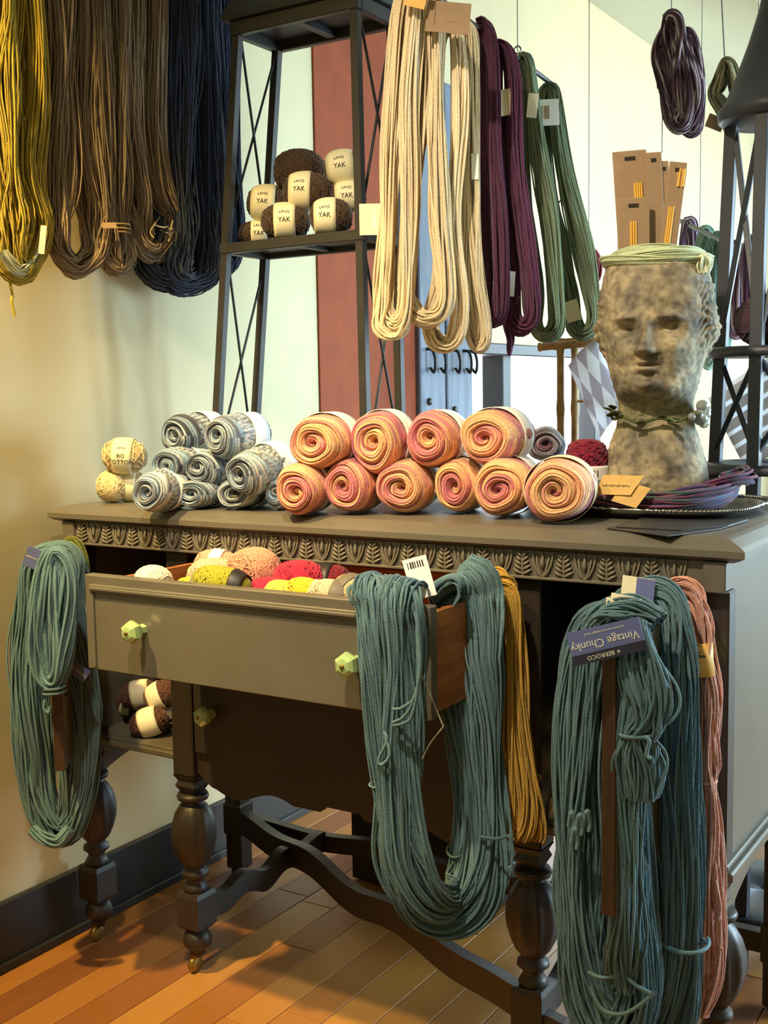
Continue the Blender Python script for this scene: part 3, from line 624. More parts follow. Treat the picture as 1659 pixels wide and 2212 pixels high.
h8 = hank('sage green yarn hank splaying out beside the stone head', [
    rodhank([(1188, 196), (1170, 240), (1182, 400), (1210, 540), (1228, 640), (1242, 705), (1268, 716), (1284, 680), (1262, 560), (1225, 400), (1200, 240)], .96, [.014, .018, .018, .022, .022, .018, .016, .016, .02, .02, .018], .026, 84, .0024, solid(SG*.9, .22), 47)], GR)
o, fc, r_, u_, n_ = card('price_tag', PY(1179, 243, .91), .062, .060, 2, M['white'], h8); bars(fc, r_, u_, n_, 0, 0, .02, .03, 3, o, M['kraft'], 'printed_strip')
card('price_tag', PY(1236, 672, .93), .036, .05, 16, M['label'], h8)
strand([PY(1206, 300, .95), PY(1215, 340, .95), PY(1212, 380, .95), PY(1225, 410, .95), PY(1205, 440, .95)], .0022, SG*1.3, h8)

# ---- teal hank over the left door
DLm = A([DL[0], DL[1], 0])+dl*.13
def pl3(u, v, off=0):                                               # on a vertical plane facing the viewer through the middle of the left door
    q = DLm+FWD*A([1, 1, 0])*off; d = ray(u, v); n = nrm(FWD*A([1, 1, 0])); return CAM+d*(((q-CAM)@n)/(d@n))
tl_ = solid(TEAL, .28)
h = hank('teal yarn hank draped over the open left door', [
    bundle([(pl3(u, v, .0), wd, .026) for u, v, wd in ((118, 1196, .018), (74, 1225, .026), (62, 1330, .030), (58, 1450, .032), (70, 1600, .034), (86, 1720, .030), (116, 1790, .028), (150, 1786, .028), (174, 1700, .032), (174, 1560, .036), (168, 1440, .034), (158, 1300, .032), (150, 1215, .026))], 280, .0022, tl_, 51, N=72, closed=True, wander=.26),
    bundle([(pl3(u, v, -.165), wd*1.1, .014) for u, v, wd in ((118, 1196, .014), (94, 1240, .016), (86, 1330, .018), (86, 1410, .017), (98, 1466, .015), (122, 1468, .016), (136, 1410, .019), (138, 1330, .020), (136, 1240, .018))], 110, .0026, solid(TEAL*1.25, .18), 53, N=56, closed=True, wander=.3)], 'teal hanks draped on the sideboard')
tie(pl3(118, 1492, -.165), RIGHT, (0, 0, 1), .020, .02, .003, TEAL*.8, h)
strand([pl3(98, 1510, -.18), pl3(95, 1530, -.18), pl3(105, 1540, -.18), pl3(108, 1525, -.18)], .003, TEAL*1.3, h)
V, Q, Cc = bundle([(pl3(70, 1790, -.04), .010, .01), (pl3(95, 1812, -.05), .012, .01), (pl3(125, 1818, -.05), .012, .01), (pl3(150, 1790, -.05), .008, .01)], 18, .0028, solid(TEAL*1.35), 55, N=20); put('loose_loop', V, Q, M['yarn'], h, col=Cc)
o, fc, r_, u_, n_ = card('hang_tag', pl3(70, 1205, -.07), .030, .040, -24, M['bluetag'], h); flat_text('tag_print', 'BERROCO', .005, fc, r_, u_, M['tagprint'], o)
o, fc, r_, u_, n_ = card('hang_tag', pl3(168, 1448, -.10), .044, .026, -38, M['bluetag'], h); flat_text('tag_print', 'ageChunky', .010, fc, r_, u_, M['tagprint'], o)
hank('olive green yarn hank mostly hidden behind the teal hank on the left door', [
    bundle([(pl3(u, v, .07), wd, .014) for u, v, wd in ((150, 1172, .01), (168, 1185, .012), (182, 1240, .012), (184, 1330, .012), (172, 1330, .01), (160, 1240, .01))], 40, .0022, solid(S(110, 116, 44)), 57, N=40, closed=True)], None)

# ---- teal hank over the drawer corner, yellow hank behind it
def cy(u, v, Y): return PY(u, v, Y)
YF, YS = UY-.034, -.10
XL = A([-1., 0, 0])
h = hank('teal yarn hank draped over the corner of the open drawer', [
    bundle([(cy(838, 1300, -.17)-A([0, 0, .01]), .042, .012, XL), (cy(838, 1270, -.20), .044, .013, XL), (cy(836, 1262, UY+.004), .045, .013, XL), (cy(834, 1275, YF+.012), .045, .014, XL), (cy(836, 1320, YF), .045, .014, XL),
            (cy(843, 1450, YF), .040, .014), (cy(850, 1600, YF), .036, .015), (cy(862, 1750, YF), .033, .016), (cy(876, 1860, YF), .036, .018), (cy(912, 1940, YF+.02), .036, .02), (cy(966, 1962, -.19), .036, .022), (cy(1020, 1925, -.15), .040, .022), (cy(1044, 1830, -.12), .042, .02), (cy(1042, 1700, YS), .040, .018),
            (cy(1032, 1560, YS), .044, .018), (cy(1018, 1420, YS), .050, .017, -XL), (cy(1004, 1300, YS), .050, .016, (.9, .3, 0)), (cy(1000, 1262, YS-.01), .046, .014, (.6, .8, 0)), (cy(975, 1262, YS-.02), .045, .012, (.1, 1, 0)), (cy(930, 1290, -.14), .04, .012, (-.2, 1, 0))], 250, .0021, solid(TEAL, .26), 61, N=96, wander=.24, clumps=14)], 'teal hanks draped on the sideboard')
for pts in ([(900, 1300), (905, 1420), (898, 1500), (870, 1528), (848, 1532)], [(898, 1320), (908, 1440), (890, 1520), (870, 1550), (850, 1560)], [(900, 1350), (903, 1470), (890, 1545), (872, 1562), (850, 1567)]):
    strand([cy(u, v, YF-.024) for u, v in pts], .0026, TEAL*1.25, h)
strand([cy(u, v, YF-.028) for u, v in ((828, 1580), (836, 1600), (818, 1640), (825, 1652), (842, 1630), (832, 1590))], .0026, TEAL*1.5, h)
strand([cy(902, 1440, YF-.01), cy(925, 1490, UY-.012), cy(958, 1570, UY-.008)], .0012, S(150, 150, 130), h, 'loose_thread', 12, 4)
strand([cy(958, 1570, UY-.008), cy(930, 1605, UY-.01), cy(912, 1640, YF+.01)], .0012, S(150, 150, 130), h, 'loose_thread', 12, 4)
tie(cy(818, 1695, YF), RIGHT, (0, 0, 1), .014, .018, .0018, TEAL*1.3, h, 1); tie(cy(982, 1838, -.14), RIGHT, (.5, 0, 1), .012, .02, .002, TEAL*1.4, h, 1)
strand([cy(1040, 1808, -.14), cy(1075, 1812, -.15), cy(1098, 1806, -.15), cy(1105, 1822, -.15)], .0026, TEAL*.9, h)
o, fc, r_, u_, n_ = card('price_tag', cy(906, 1248, -.20), .037, .064, 14, M['white'], h, tilt=22); bars(fc, r_, u_, n_, 0, .021, .026, .010, 7, o, M['ink'])
h = hank('golden yellow yarn hank hanging beside the teal one on the drawer, its end splayed', [
    bundle([(cy(1040, 1262, -.03), .02, .016, (.5, .85, 0)), (cy(1072, 1250, -.03), .022, .016, (.5, .85, 0)), (cy(1094, 1290, -.035), .022, .016), (cy(1100, 1420, -.035), .024, .018), (cy(1108, 1560, -.035), .026, .02), (cy(1116, 1680, -.035), .030, .022), (cy(1124, 1775, -.035), .036, .024), (cy(1120, 1806, -.035), .034, .022)], 170, .0018, solid(S(196, 152, 58), .2), 65, N=54, k=4, wander=.2)], None)
strand([cy(1140, 1655, -.03), cy(1155, 1668, -.02), cy(1168, 1682, 0), cy(1152, 1700, 0)], .0018, S(196, 152, 58), h)

# ---- hanks over the right door
DRm = A([DR[0], DR[1], 0])
def dy(u, v, Y): return PY(u, v, Y)
Y1, Y2 = DR[1]-.175, DR[1]-.09
TD_ = solid(TEAL*.95, .28)
h = hank('long teal yarn hank over the open right door, with a blue hang tag', [
    bundle([(dy(1318, 1330, Y1), .020, .03), (dy(1275, 1365, Y1), .030, .03), (dy(1258, 1480, Y1), .030, .03), (dy(1255, 1650, Y1), .030, .032), (dy(1250, 1800, Y1), .032, .034), (dy(1250, 1950, Y1), .034, .034), (dy(1268, 2090, Y1), .036, .034), (dy(1305, 2190, Y1), .034, .034), (dy(1352, 2210, Y1), .034, .034), (dy(1378, 2120, Y1), .034, .034), (dy(1366, 1950, Y1), .032, .032), (dy(1360, 1800, Y1), .030, .03), (dy(1358, 1650, Y1), .028, .03), (dy(1358, 1480, Y1), .026, .03), (dy(1350, 1365, Y1), .024, .03)], 260, .0021, TD_, 71, N=96, closed=True, wander=.24, clumps=12),
    bundle([(dy(1358, 1420, Y1-.075), .020, .014), (dy(1352, 1600, Y1-.075), .020, .014), (dy(1350, 1800, Y1-.07), .021, .014), (dy(1350, 2000, Y1-.06), .022, .014), (dy(1345, 2130, Y1-.03), .020, .014)], 80, .0021, TD_, 78, N=60, wander=.25),
    bundle([(dy(1292, 1352, Y1-.03), .030, .016), (dy(1330, 1322, Y1-.03), .030, .018), (dy(1380, 1318, Y1-.03), .030, .018), (dy(1420, 1345, Y1-.03), .026, .016)], 90, .0021, TD_, 79, N=36, D=(0, 0, 1), wander=.25),
    bundle([(dy(1372, 1345, Y1-.06), .016, .014), (dy(1380, 1420, Y1-.075), .028, .014), (dy(1392, 1500, Y1-.08), .034, .016), (dy(1385, 1560, Y1-.08), .026, .016), (dy(1378, 1588, Y1-.08), .018, .014), (dy(1378, 1640, Y1-.075), .030, .016), (dy(1370, 1720, Y1-.07), .03, .014)], 100, .0021, solid(TEAL*1.05, .2), 73, N=44, wander=.22)], 'teal hanks draped on the sideboard')
tie(dy(1378, 1588, Y1-.08), RIGHT, (0, 0, 1), .023, .018, .003, TEAL*1.35, h, 1)
strand([dy(1392, 1592, Y1-.11), dy(1402, 1602, Y1-.11), dy(1396, 1630, Y1-.11), dy(1405, 1640, Y1-.11)], .0028, TEAL*1.3, h)
for pts in ([(1270, 2100), (1300, 2112), (1345, 2108), (1375, 2130), (1410, 2148)], [(1275, 2130), (1300, 2180), (1345, 2190), (1390, 2165), (1415, 2140)], [(1322, 2030), (1328, 2050), (1345, 2063)]):
    strand([dy(u, v, Y1-.045) for u, v in pts], .0030, TEAL*1.3, h)
for x0, y0 in ((1235, 1755), (1252, 1760), (1268, 1752), (1242, 1790)):
    strand([dy(x0-6, y0+30, Y1-.05), dy(x0, y0, Y1-.055), dy(x0+7, y0+26, Y1-.05), dy(x0+4, y0+44, Y1-.05)], .0036, TEAL*1.2, h)
o, fc, r_, u_, n_ = card('hang_tag', dy(1310, 1386, Y1-.115), .098, .044, 12, M['bluetag'], h, tilt=16)
put('tag_strip', *obox(fc-u_*.0155+n_*.0003, r_, u_, n_, .049, .0065, .0004, 0), M['navytag'], o, smooth=False)
flat_text('tag_print', 'Vintage Chunky', .0155, fc+u_*.001-r_*.002, -r_, -u_, M['tagprint'], o, .92)
flat_text('tag_print', 'BERROCO', .0080, fc-u_*.0155-r_*.012, -r_, -u_, M['tagprint'], o)
flat_text('tag_print', 'premium worsted weight blend', .0042, fc+u_*.0145, -r_, -u_, M['tagprint'], o)
put('tag_print', *[(lambda V, Fs: (fc-u_*.0155+n_*.0008+V[:, :1]*r_+V[:, 1:2]*u_+r_*.012, Fs))(*lathe([(.0001, 0), (.0022, 0), (.0022, .0004)], 10))][0], M['tagprint'], o)
h = hank('teal yarn hank behind the tagged one, nearest the pink hank on the right door', [
    bundle([(dy(1395, 1300, Y2), .026, .03), (dy(1352, 1340, Y2+.01), .030, .03), (dy(1330, 1500, Y2+.03), .016, .024), (dy(1330, 1750, Y2+.03), .016, .024), (dy(1335, 2000, Y2+.03), .016, .024), (dy(1360, 2170, Y2), .030, .03), (dy(1410, 2200, Y2), .036, .034), (dy(1452, 2120, Y2), .036, .036), (dy(1468, 1950, Y2), .034, .036), (dy(1466, 1750, Y2), .038, .036), (dy(1460, 1550, Y2), .036, .034), (dy(1446, 1400, Y2), .034, .032), (dy(1430, 1310, Y2), .028, .03)], 260, .0021, TD_, 75, N=96, closed=True, wander=.24, clumps=12)], 'teal hanks draped on the sideboard')
for uv, sz, an in (((1336, 1308), (.034, .020), -8), ((1352, 1300), (.042, .018), -14)): card('paper_tag', dy(*uv, Y1-.03), *sz, an, M['label'], h, tilt=30)
o, fc, r_, u_, n_ = card('hang_tag', dy(1378, 1272, Y2-.04), .046, .034, -10, M['label'], h, tilt=24)
put('tag_strip', *obox(fc+r_*.010+n_*.0003, r_, u_, n_, .013, .016, .0004, 0), M['bluetag'], o, smooth=False)
tie(dy(1478, 2034, Y2-.02), RIGHT, (0, 0, 1), .034, .04, .0032, TEAL*1.35, h, 1)
PK = S(206, 150, 132)
Y3 = DR[1]-.030
h = hank('dusty pink yarn hank with an orange paper band, innermost on the right door', [
    bundle([(dy(1452, 1285, Y3), .022, .022), (dy(1482, 1292, Y3), .026, .022), (dy(1502, 1350, Y3), .020, .02), (dy(1512, 1420, Y3), .015, .016), (dy(1522, 1520, Y3), .020, .02), (dy(1524, 1640, Y3), .017, .018), (dy(1528, 1690, Y3), .011, .014), (dy(1530, 1800, Y3), .016, .018), (dy(1532, 1950, Y3), .020, .02), (dy(1522, 2100, Y3), .022, .02), (dy(1512, 2190, Y3), .012, .012)], 110, .0019, solid(PK, .2), 77, N=70, k=4, wander=.34)], None)
a = np.linspace(0, 2*math.pi, 33)[:-1]; ring = []
for vv, wd in ((1384, .0205), (1420, .0190), (1456, .0200)):
    c = dy(1508+(vv-1384)*.08, vv, Y3); ring.append(c+np.cos(a)[:, None]*RIGHT*wd+np.sin(a)[:, None]*nrm(FWD*A([1, 1, 0]))*wd*1.05)
V = np.concatenate(ring); Fs = [[i*32+j, i*32+(j+1) % 32, i*32+32+(j+1) % 32, i*32+32+j] for i in range(2) for j in range(32)]
bd = put('paper_band', V, Fs, M['orangeband'], h); bd.modifiers.new('s', 'SOLIDIFY').thickness = .001
put('band_print', *obox(dy(1512, 1418, Y3-.022), RIGHT, (0, 0, 1), FWD, .008, .0016, .0006, 0), M['inkgrey'], bd, smooth=False)
put('band_print', *tubes(A([dy(1508, 1402, Y3-.0215)+.006*(math.cos(q)*RIGHT+math.sin(q)*A([0, 0, 1])) for q in np.linspace(0, 6.28, 14)]), .0007, 4, FWD), M['inkgrey'], bd)
tie(dy(1528, 1688, Y3), RIGHT, (0, 0, 1), .013, .016, .002, PK*1.4, h, 1)
strand([dy(1545, 1900, Y3-.02), dy(1556, 1960, Y3-.02), dy(1550, 2000, Y3-.02), dy(1552, 2040, Y3-.02), dy(1560, 2052, Y3-.02)], .0022, PK*1.1, h)

# ------------------------------------------------------------------ yarn rolls and balls
def roll_mesh(Rx, Rz, L, seed, pal, turns=2.7, nth=120, streak=.22):
    rs = np.random.RandomState(seed); pal = A(pal, float)
    th = np.arange(nth)/nth*2*math.pi
    nr, ns, nb = 92, 14, 7; rows = []
    wob = 1+.035*np.sin(th*2+rs.rand()*6)+.025*np.sin(th*3+rs.rand()*6)+.015*np.sin(th*5+rs.rand()*6)
    cx, cz = (rs.rand(2)-.5)*.30; sg = rs.choice([-1, 1]); ph0 = rs.rand()
    tw = lambda rho: ((rho*turns*(1+.10*np.sin(th*2+3*seed)*(1-rho))-sg*th/(2*math.pi)+ph0))
    V, UVs, Cc = [], [], []
    def colour(t, st):
        x = .5+(1.35-streak)*(noise1(t*1.15+seed*3.1, seed % 40)-.5)+2*streak*(noise1(st*1.0+t*1.5, (seed+7) % 40)-.5); x = np.clip(x, 0, .9999)*(len(pal)-1); i = x.astype(int); f = sm(x-i)[:, None]
        return (pal[i]*(1-f)+pal[i+1]*f)*(.74+.46*noise1(st*1.7+t*3+11, 3))[:, None]
    Re = .024
    for q in range(nr):
        rho = q/(nr-1); ph = tw(rho); f = ph-np.floor(ph); h = np.sqrt(np.maximum(0, 1-(2*f-1)**2))
        env = min(1, (1-rho)*5)*min(1, rho*6+.25)
        e = max(0, (rho-.55)/.45); y = Re*(1-math.sqrt(max(0, 1-e*e*.999)))+.014*math.exp(-(rho/.22)**2)-(.0125*h+.0012*np.cos(2*math.pi*(4*f+2.5*(np.floor(ph)+sg*th/(2*math.pi)))))*env
        k = (1-rho)
        V.append(np.stack([Rx*(rho*wob*np.cos(th)+cx*k*k), y*np.ones(nth)+Re*0, Rz*(rho*wob*np.sin(th)+cz*k*k)], -1))
        t = np.floor(ph)+sg*th/(2*math.pi); UVs.append(np.stack([t*6, f*2.4+t*1.2], -1)); Cc.append(colour(t+20, f*9+np.floor(ph)*3)*(.60+.40*np.minimum(1, h*1.6))[:, None])
    for q in range(1, ns+1):
        s = q/ns; y = Re+(L-2*Re)*s; b = 1+.04*math.sin(s*math.pi)
        V.append(np.stack([Rx*b*wob*np.cos(th), y*np.ones(nth), Rz*b*wob*np.sin(th)], -1))
        dg = th/(2*math.pi)*3+s*5; UVs.append(np.stack([dg*0+s, (th*Rx+y*1.5)*60], -1)); Cc.append(colour(20+turns+np.abs(((dg+s) % 6)-3)*.7, (th*Rx+y*1.5)*220))
    for q in range(1, nb+1):
        e = q/nb; rr = math.sqrt(max(0, 1-e*e)) if q < nb else .02; y = L-Re+Re*e
        V.append(np.stack([Rx*rr*wob*np.cos(th), y*np.ones(nth), Rz*rr*wob*np.sin(th)], -1)); UVs.append(np.stack([th, th*3], -1)); Cc.append(colour(20+th*.8, th*5))
    n = nr+ns+nb; i, j = np.meshgrid(np.arange(n-1), np.arange(nth), indexing='ij'); j2 = (j+1) % nth
    Q = np.stack([i*nth+j, i*nth+j2, (i+1)*nth+j2, (i+1)*nth+j], -1).reshape(-1, 4)
    return np.concatenate(V), Q, np.concatenate(UVs), np.concatenate(Cc)
def roll(label, group, c, Rx, Rz, L, seed, pal, rz=0, tilt=0, labcol='white', mark=None, band=(.42, .80), lab=True, turns=2.7, streak=.22):
    """centre-pull yarn roll; c = centre of the front end"""
    o = bpy.data.objects.new('yarn_roll', None); V, Q, uv, cc = roll_mesh(Rx, Rz, L, seed, pal, turns, streak=streak)
    o = link('yarn_roll', raw(V, Q, uv=uv, col=cc), M['roll'], None, c); tag(o, label, 'yarn roll', group)
    o.rotation_euler = (tilt, 0, rz)
    if lab:
        a = np.linspace(0, 2*math.pi, 41)[:-1]; ring = []
        for s in np.linspace(band[0], band[1], 4): ring.append(np.stack([Rx*1.062*np.cos(a), np.full(40, L*s), Rz*1.062*np.sin(a)], -1))
        V = np.concatenate(ring); Fs = [[i*40+j, i*40+40+j, i*40+40+(j+1) % 40, i*40+(j+1) % 40] for i in range(3) for j in range(40)]
        b = link('label_band', raw(V, Fs), M[labcol], o); md = b.modifiers.new('s', 'SOLIDIFY'); md.thickness = .0012; md.offset = 1
        if mark:
            def wrap(x, z, r=1.078): # x along axis, z angle
                return (Rx*r*np.cos(z), x, Rz*r*np.sin(z))
            lo, hi = mark; aa = np.linspace(lo, hi, 7); y0, y1 = L*(band[0]+.10), L*(band[0]+.24)
            V = A([wrap(y, q) for q in aa for y in (y0, y1)]); link('label_mark', raw(V, [[2*i, 2*i+1, 2*i+3, 2*i+2] for i in range(6)]), M['inkgrey'], b).modifiers.new('s', 'SOLIDIFY').thickness = .0004
            T, Fs = text_geo('CREATIVE', L*.085); V = A([wrap(L*(band[0]+band[1])/2-p[1]*0+p[1], hi+.45-p[0]/Rx*1.0, 1.078) for p in T]); link('label_print', raw(V, Fs, smooth=False), M['inkgrey'], b)
    return o
PKP = [S(208, 120, 134), S(210, 126, 132), S(234, 170, 128), S(238, 188, 136), S(210, 132, 136)]
ZTB = .9665
def on_table(u, vb): return PZ(u, vb, ZTB)
PINK = [ # u, v centre, half width px, half height px, y bottom; label
 (637, 1060, 52, 57, 1118, 'pink and orange yarn roll at the left end of the bottom row of rolls'),
 (745, 1055, 56, 60, 1113, 'pink and orange yarn roll second from the left end of the bottom row'),
 (863, 1056, 62, 58, 1113, 'pink and orange yarn roll third in the bottom row, with an open dark centre'),
 (980, 1055, 50, 60, 1112, 'pink and orange yarn roll set back in the bottom row, partly covered on its right'),
 (1078, 1058, 64, 66, 1122, 'pink and orange yarn roll second from the right in the bottom row'),
 (1202, 1064, 75, 70, 1134, 'large pink and orange yarn roll beside the tray, ending the bottom row')]
fr = []
for i, (u, v, a_, b_, vb, lab) in enumerate(PINK):
    g = on_table(u, vb); d = dist(g); k = d/F
    Rz = b_*k; c = A([g[0], g[1], ZTB+Rz*1.03]); c[0] = PY(u, v, g[1])[0]
    fr.append(c); roll(lab, 'pink and orange yarn rolls', c, a_*k*.97, Rz*.97, .135, 100+i, PKP, rz=[.30, .22, .28, .20, .22, .30][i], turns=[2.5, 2.6, 2.9, 2.4, 2.5, 2.7][i], labcol='label' if i == 5 else 'white', band=(.28, .72) if i == 5 else (.42, .8))
TOP = [(680, 956, 68, 61, 0, 1, 'pink and orange yarn roll at the left end of the top row'),
       (806, 957, 61, 68, 1, 2, 'pink and orange yarn roll second in the top row, tall oval with a yellow rim'),
       (925, 950, 60, 60, 2, 3, 'pink and orange yarn roll third in the top row, in front of the blue planks'),
       (1050, 946, 68, 62, 3, 4, 'pink and orange yarn roll ending the top row, in front of the bright window')]
for i, (u, v, a_, b_, l, r, lab) in enumerate(TOP):
    Y = (fr[l][1]+fr[r][1])/2+.010; c = PY(u, v, Y); k = dist(c)/F
    roll(lab, 'pink and orange yarn rolls', c, a_*k*.98, b_*k*.98, .135, 130+i, PKP, rz=[.22, .22, .2, .14][i], turns=[2.6, 2.4, 2.5, 2.3][i], tilt=0, band=(.30, .72))
GRP = [S(66, 70, 84), S(140, 158, 178), S(226, 226, 222), S(90, 90, 102), S(158, 190, 212), S(56, 58, 72)]
GREY = [(320, 1064, 44, 44, 1108, 'grey variegated yarn roll at the front left, beside the cream balls', .02, 2.6, 0),
        (413, 1067, 46, 33, 1101, 'flattened grey variegated yarn roll second in the bottom grey row', 0, 2.6, 0),
        (505, 1066, 46, 36, 1102, 'grey variegated yarn roll tucked under the large tilted grey roll', 0, 2.4, 0),
        (578, 1070, 36, 36, 1106, 'grey variegated yarn roll half hidden behind the first pink roll', 0, 2.2, .03)]
gfr = []
for i, (u, v, a_, b_, vb, lab, rz, tn, dyy) in enumerate(GREY):
    g = on_table(u, vb); k = dist(g)/F; c = A([PY(u, v, g[1])[0], g[1]+dyy, ZTB+b_*k]); gfr.append(c)
    roll(lab, 'grey variegated yarn rolls', c, a_*k*.97, b_*k*.97, .13, 200+i, GRP, rz=rz+.22, turns=tn, streak=.5)
for i, (u, v, a_, b_, Y, lab, mk, rz, lb) in enumerate([(360, 1003, 42, 36, gfr[0][1]+.07, 'small grey variegated yarn roll at the left of the middle grey row', None, .1, 1), (433, 1012, 42, 38, gfr[1][1]+.02, 'grey variegated yarn roll in the middle of the grey heap', None, .02, 1),
        (524, 1025, 51, 53, gfr[2][1]-.02, 'large grey variegated yarn roll tilted back, with a dark square on its white band', (.75, 1.0), -.15, 1)]):
    c = PY(u, v, Y); k = dist(c)/F; roll(lab, 'grey variegated yarn rolls', c, a_*k*.97, b_*k*.97, .135, 210+i, GRP, rz=rz+.12, turns=2.6, mark=mk, tilt=.12 if i == 2 else 0, band=(.5, .82), streak=.5)
for i, (u, v, a_, b_, Y, lab, mk) in enumerate([(381, 940, 46, 47, gfr[1][1]+.05, 'grey variegated yarn roll on top of the heap at its left', (1.1, 1.4)), (473, 945, 44, 50, gfr[1][1]+.03, 'grey variegated yarn roll on top of the heap, in front of the iron stand', (.35, .6))]):
    c = PY(u, v, Y); k = dist(c)/F; roll(lab, 'grey variegated yarn rolls', c, a_*k*.97, b_*k*.97, .145, 220+i, GRP, rz=.06, turns=2.6, mark=mk, band=(.46, .8), streak=.5)

def ball_geo(a, b, seed, col, col2=None, r=.0016, turns=46, smp=16, pw=2.3, core=True):
    """wound ball: core + one winding strand; axis along x (half length a), radius b"""
    rs = np.random.RandomState(seed)
    nu, nv = 14, 22
    uu = np.linspace(-math.pi/2, math.pi/2, nu); vv = np.arange(nv)/nv*2*math.pi
    su = np.sign(np.sin(uu))*np.abs(np.sin(uu))**(2/pw); cu = np.maximum(np.abs(np.cos(uu))**(2/pw), .02)
    V = np.stack([a*su[:, None]*np.ones(nv), b*cu[:, None]*np.cos(vv), b*cu[:, None]*np.sin(vv)], -1).reshape(-1, 3)*.985
    i, j = np.meshgrid(np.arange(nu-1), np.arange(nv), indexing='ij'); j2 = (j+1) % nv
    Q = np.stack([i*nv+j, i*nv+j2, (i+1)*nv+j2, (i+1)*nv+j], -1).reshape(-1, 4)
    n = turns*smp; t = np.arange(n)/n; an = t*turns*2*math.pi
    blk = np.floor(t*5); incl = .5+.35*np.sin(blk*2.1+seed)+.12*np.sin(t*37); node = t*2*math.pi*7.3+blk*1.3
    e1 = np.stack([np.zeros(n), np.cos(node), np.sin(node)], -1); e2 = np.stack([np.sin(incl*1.3), -np.cos(incl*1.3)*np.sin(node), np.cos(incl*1.3)*np.cos(node)], -1)
    D = np.cos(an)[:, None]*e1+np.sin(an)[:, None]*e2; D /= np.linalg.norm(D, axis=1, keepdims=True)
    sc_ = ((np.abs(D[:, 0])/a)**pw+(np.hypot(D[:, 1], D[:, 2])/b)**pw)**(-1/pw)
    P = D*sc_[:, None]*(1+.012*rs.rand(n)[:, None])
    V2, Q2 = tubes(P, r, 4, (.31, .52, .79))
    c = A(col); c2 = A(col2) if col2 is not None else c
    k = np.repeat(noise1(t*turns*.35+seed, 9), 4)[:, None]; cc2 = (c*(1-k)+c2*k)*(.85+.3*np.repeat(noise1(t*turns*2, 4), 4))[:, None]
    return np.concatenate([V, V2]), np.concatenate([Q, Q2+len(V)]), np.concatenate([np.tile(c*.62, (len(V), 1)), cc2])
def rotm(rx, ry, rz): return np.array(Matrix.Rotation(rz, 3, 'Z') @ Matrix.Rotation(ry, 3, 'Y') @ Matrix.Rotation(rx, 3, 'X'))
def ball(label, group, c, a, b, seed, col, band=None, text=None, rot=(0, 0, 0), bandmat='label', col2=None, cat='yarn ball', phi0=.25, r=.0016, turns=46, pw=2.3, ink='ink'):
    """band = (x0, x1) as fractions of a; text = [(string, size, offset)] set round the band, facing the viewer"""
    V, Q, cc = ball_geo(a, b, seed, col, col2, r, turns, pw=pw)
    o = link('yarn_ball', raw(V, Q, col=cc), M['yarn'], None, c); tag(o, label, cat, group); o.rotation_euler = rot
    if band:
        R = lambda x: b*np.maximum(1-np.abs(x/a)**pw, .05)**(1/pw)+r+.0012
        xs = np.linspace(band[0]*a, band[1]*a, 7); an = np.linspace(0, 2*math.pi, 37)[:-1]
        V = np.concatenate([np.stack([np.full(36, x), -R(x)*np.cos(an), R(x)*np.sin(an)], -1) for x in xs]); Fs = [[i*36+j, i*36+36+j, i*36+36+(j+1) % 36, i*36+(j+1) % 36] for i in range(6) for j in range(36)]
        bo = link('label_band', raw(V, Fs), M[bandmat], o); md = bo.modifiers.new('s', 'SOLIDIFY'); md.thickness = .001; md.offset = 0
        xm = (band[0]+band[1])/2*a
        for s, size, off in text or []:
            T, Fs = text_geo(s, size); x = xm+T[:, 0]; ph = (T[:, 1]+off)/b+phi0; rr = R(x)+.0013
            link('label_print', raw(np.stack([x, -rr*np.cos(ph), rr*np.sin(ph)], -1), Fs, smooth=False), M[ink], bo)
    return o
YAWC = math.atan2(-FWD[0], FWD[1])                                  # turns local -y toward the viewer
# cream cotton balls
CRM = S(224, 200, 152)
g = on_table(240, 1090); YC = g[1]+.03
def bc(u, v, Y, au, bu): c = PY(u, v, Y); k = dist(c)/F; return c, au*k, bu*k
c, a_, b_ = bc(243, 1056, YC+.01, 33, 34); c[2] = ZTB+b_+.001
ball('cream yarn ball on the sideboard, lowest of the pair at its left end', 'cream yarn balls on the sideboard', c, a_, b_, 301, CRM, rot=(0, 0, YAWC))
c2, a2, b2 = bc(283, 1058, YC+.045, 32, 33); c2[2] = ZTB+b2+.001
ball('cream yarn ball half hidden behind the front left grey roll', 'cream yarn balls on the sideboard', c2, a2, b2, 303, CRM, (-.5, .5), rot=(0, 0, YAWC))
c, a_, b_ = bc(269, 985, YC+.02, 50, 37)
ball('cream yarn ball with a COTTON paper band, stacked on two others', 'cream yarn balls on the sideboard', c, a_, b_, 305, CRM, (-.42, .42), [('BIO', .0105, -.002), ('COTTON', .0125, -.014), ('LANG', .007, .014)], (0, .06, YAWC), phi0=.1)

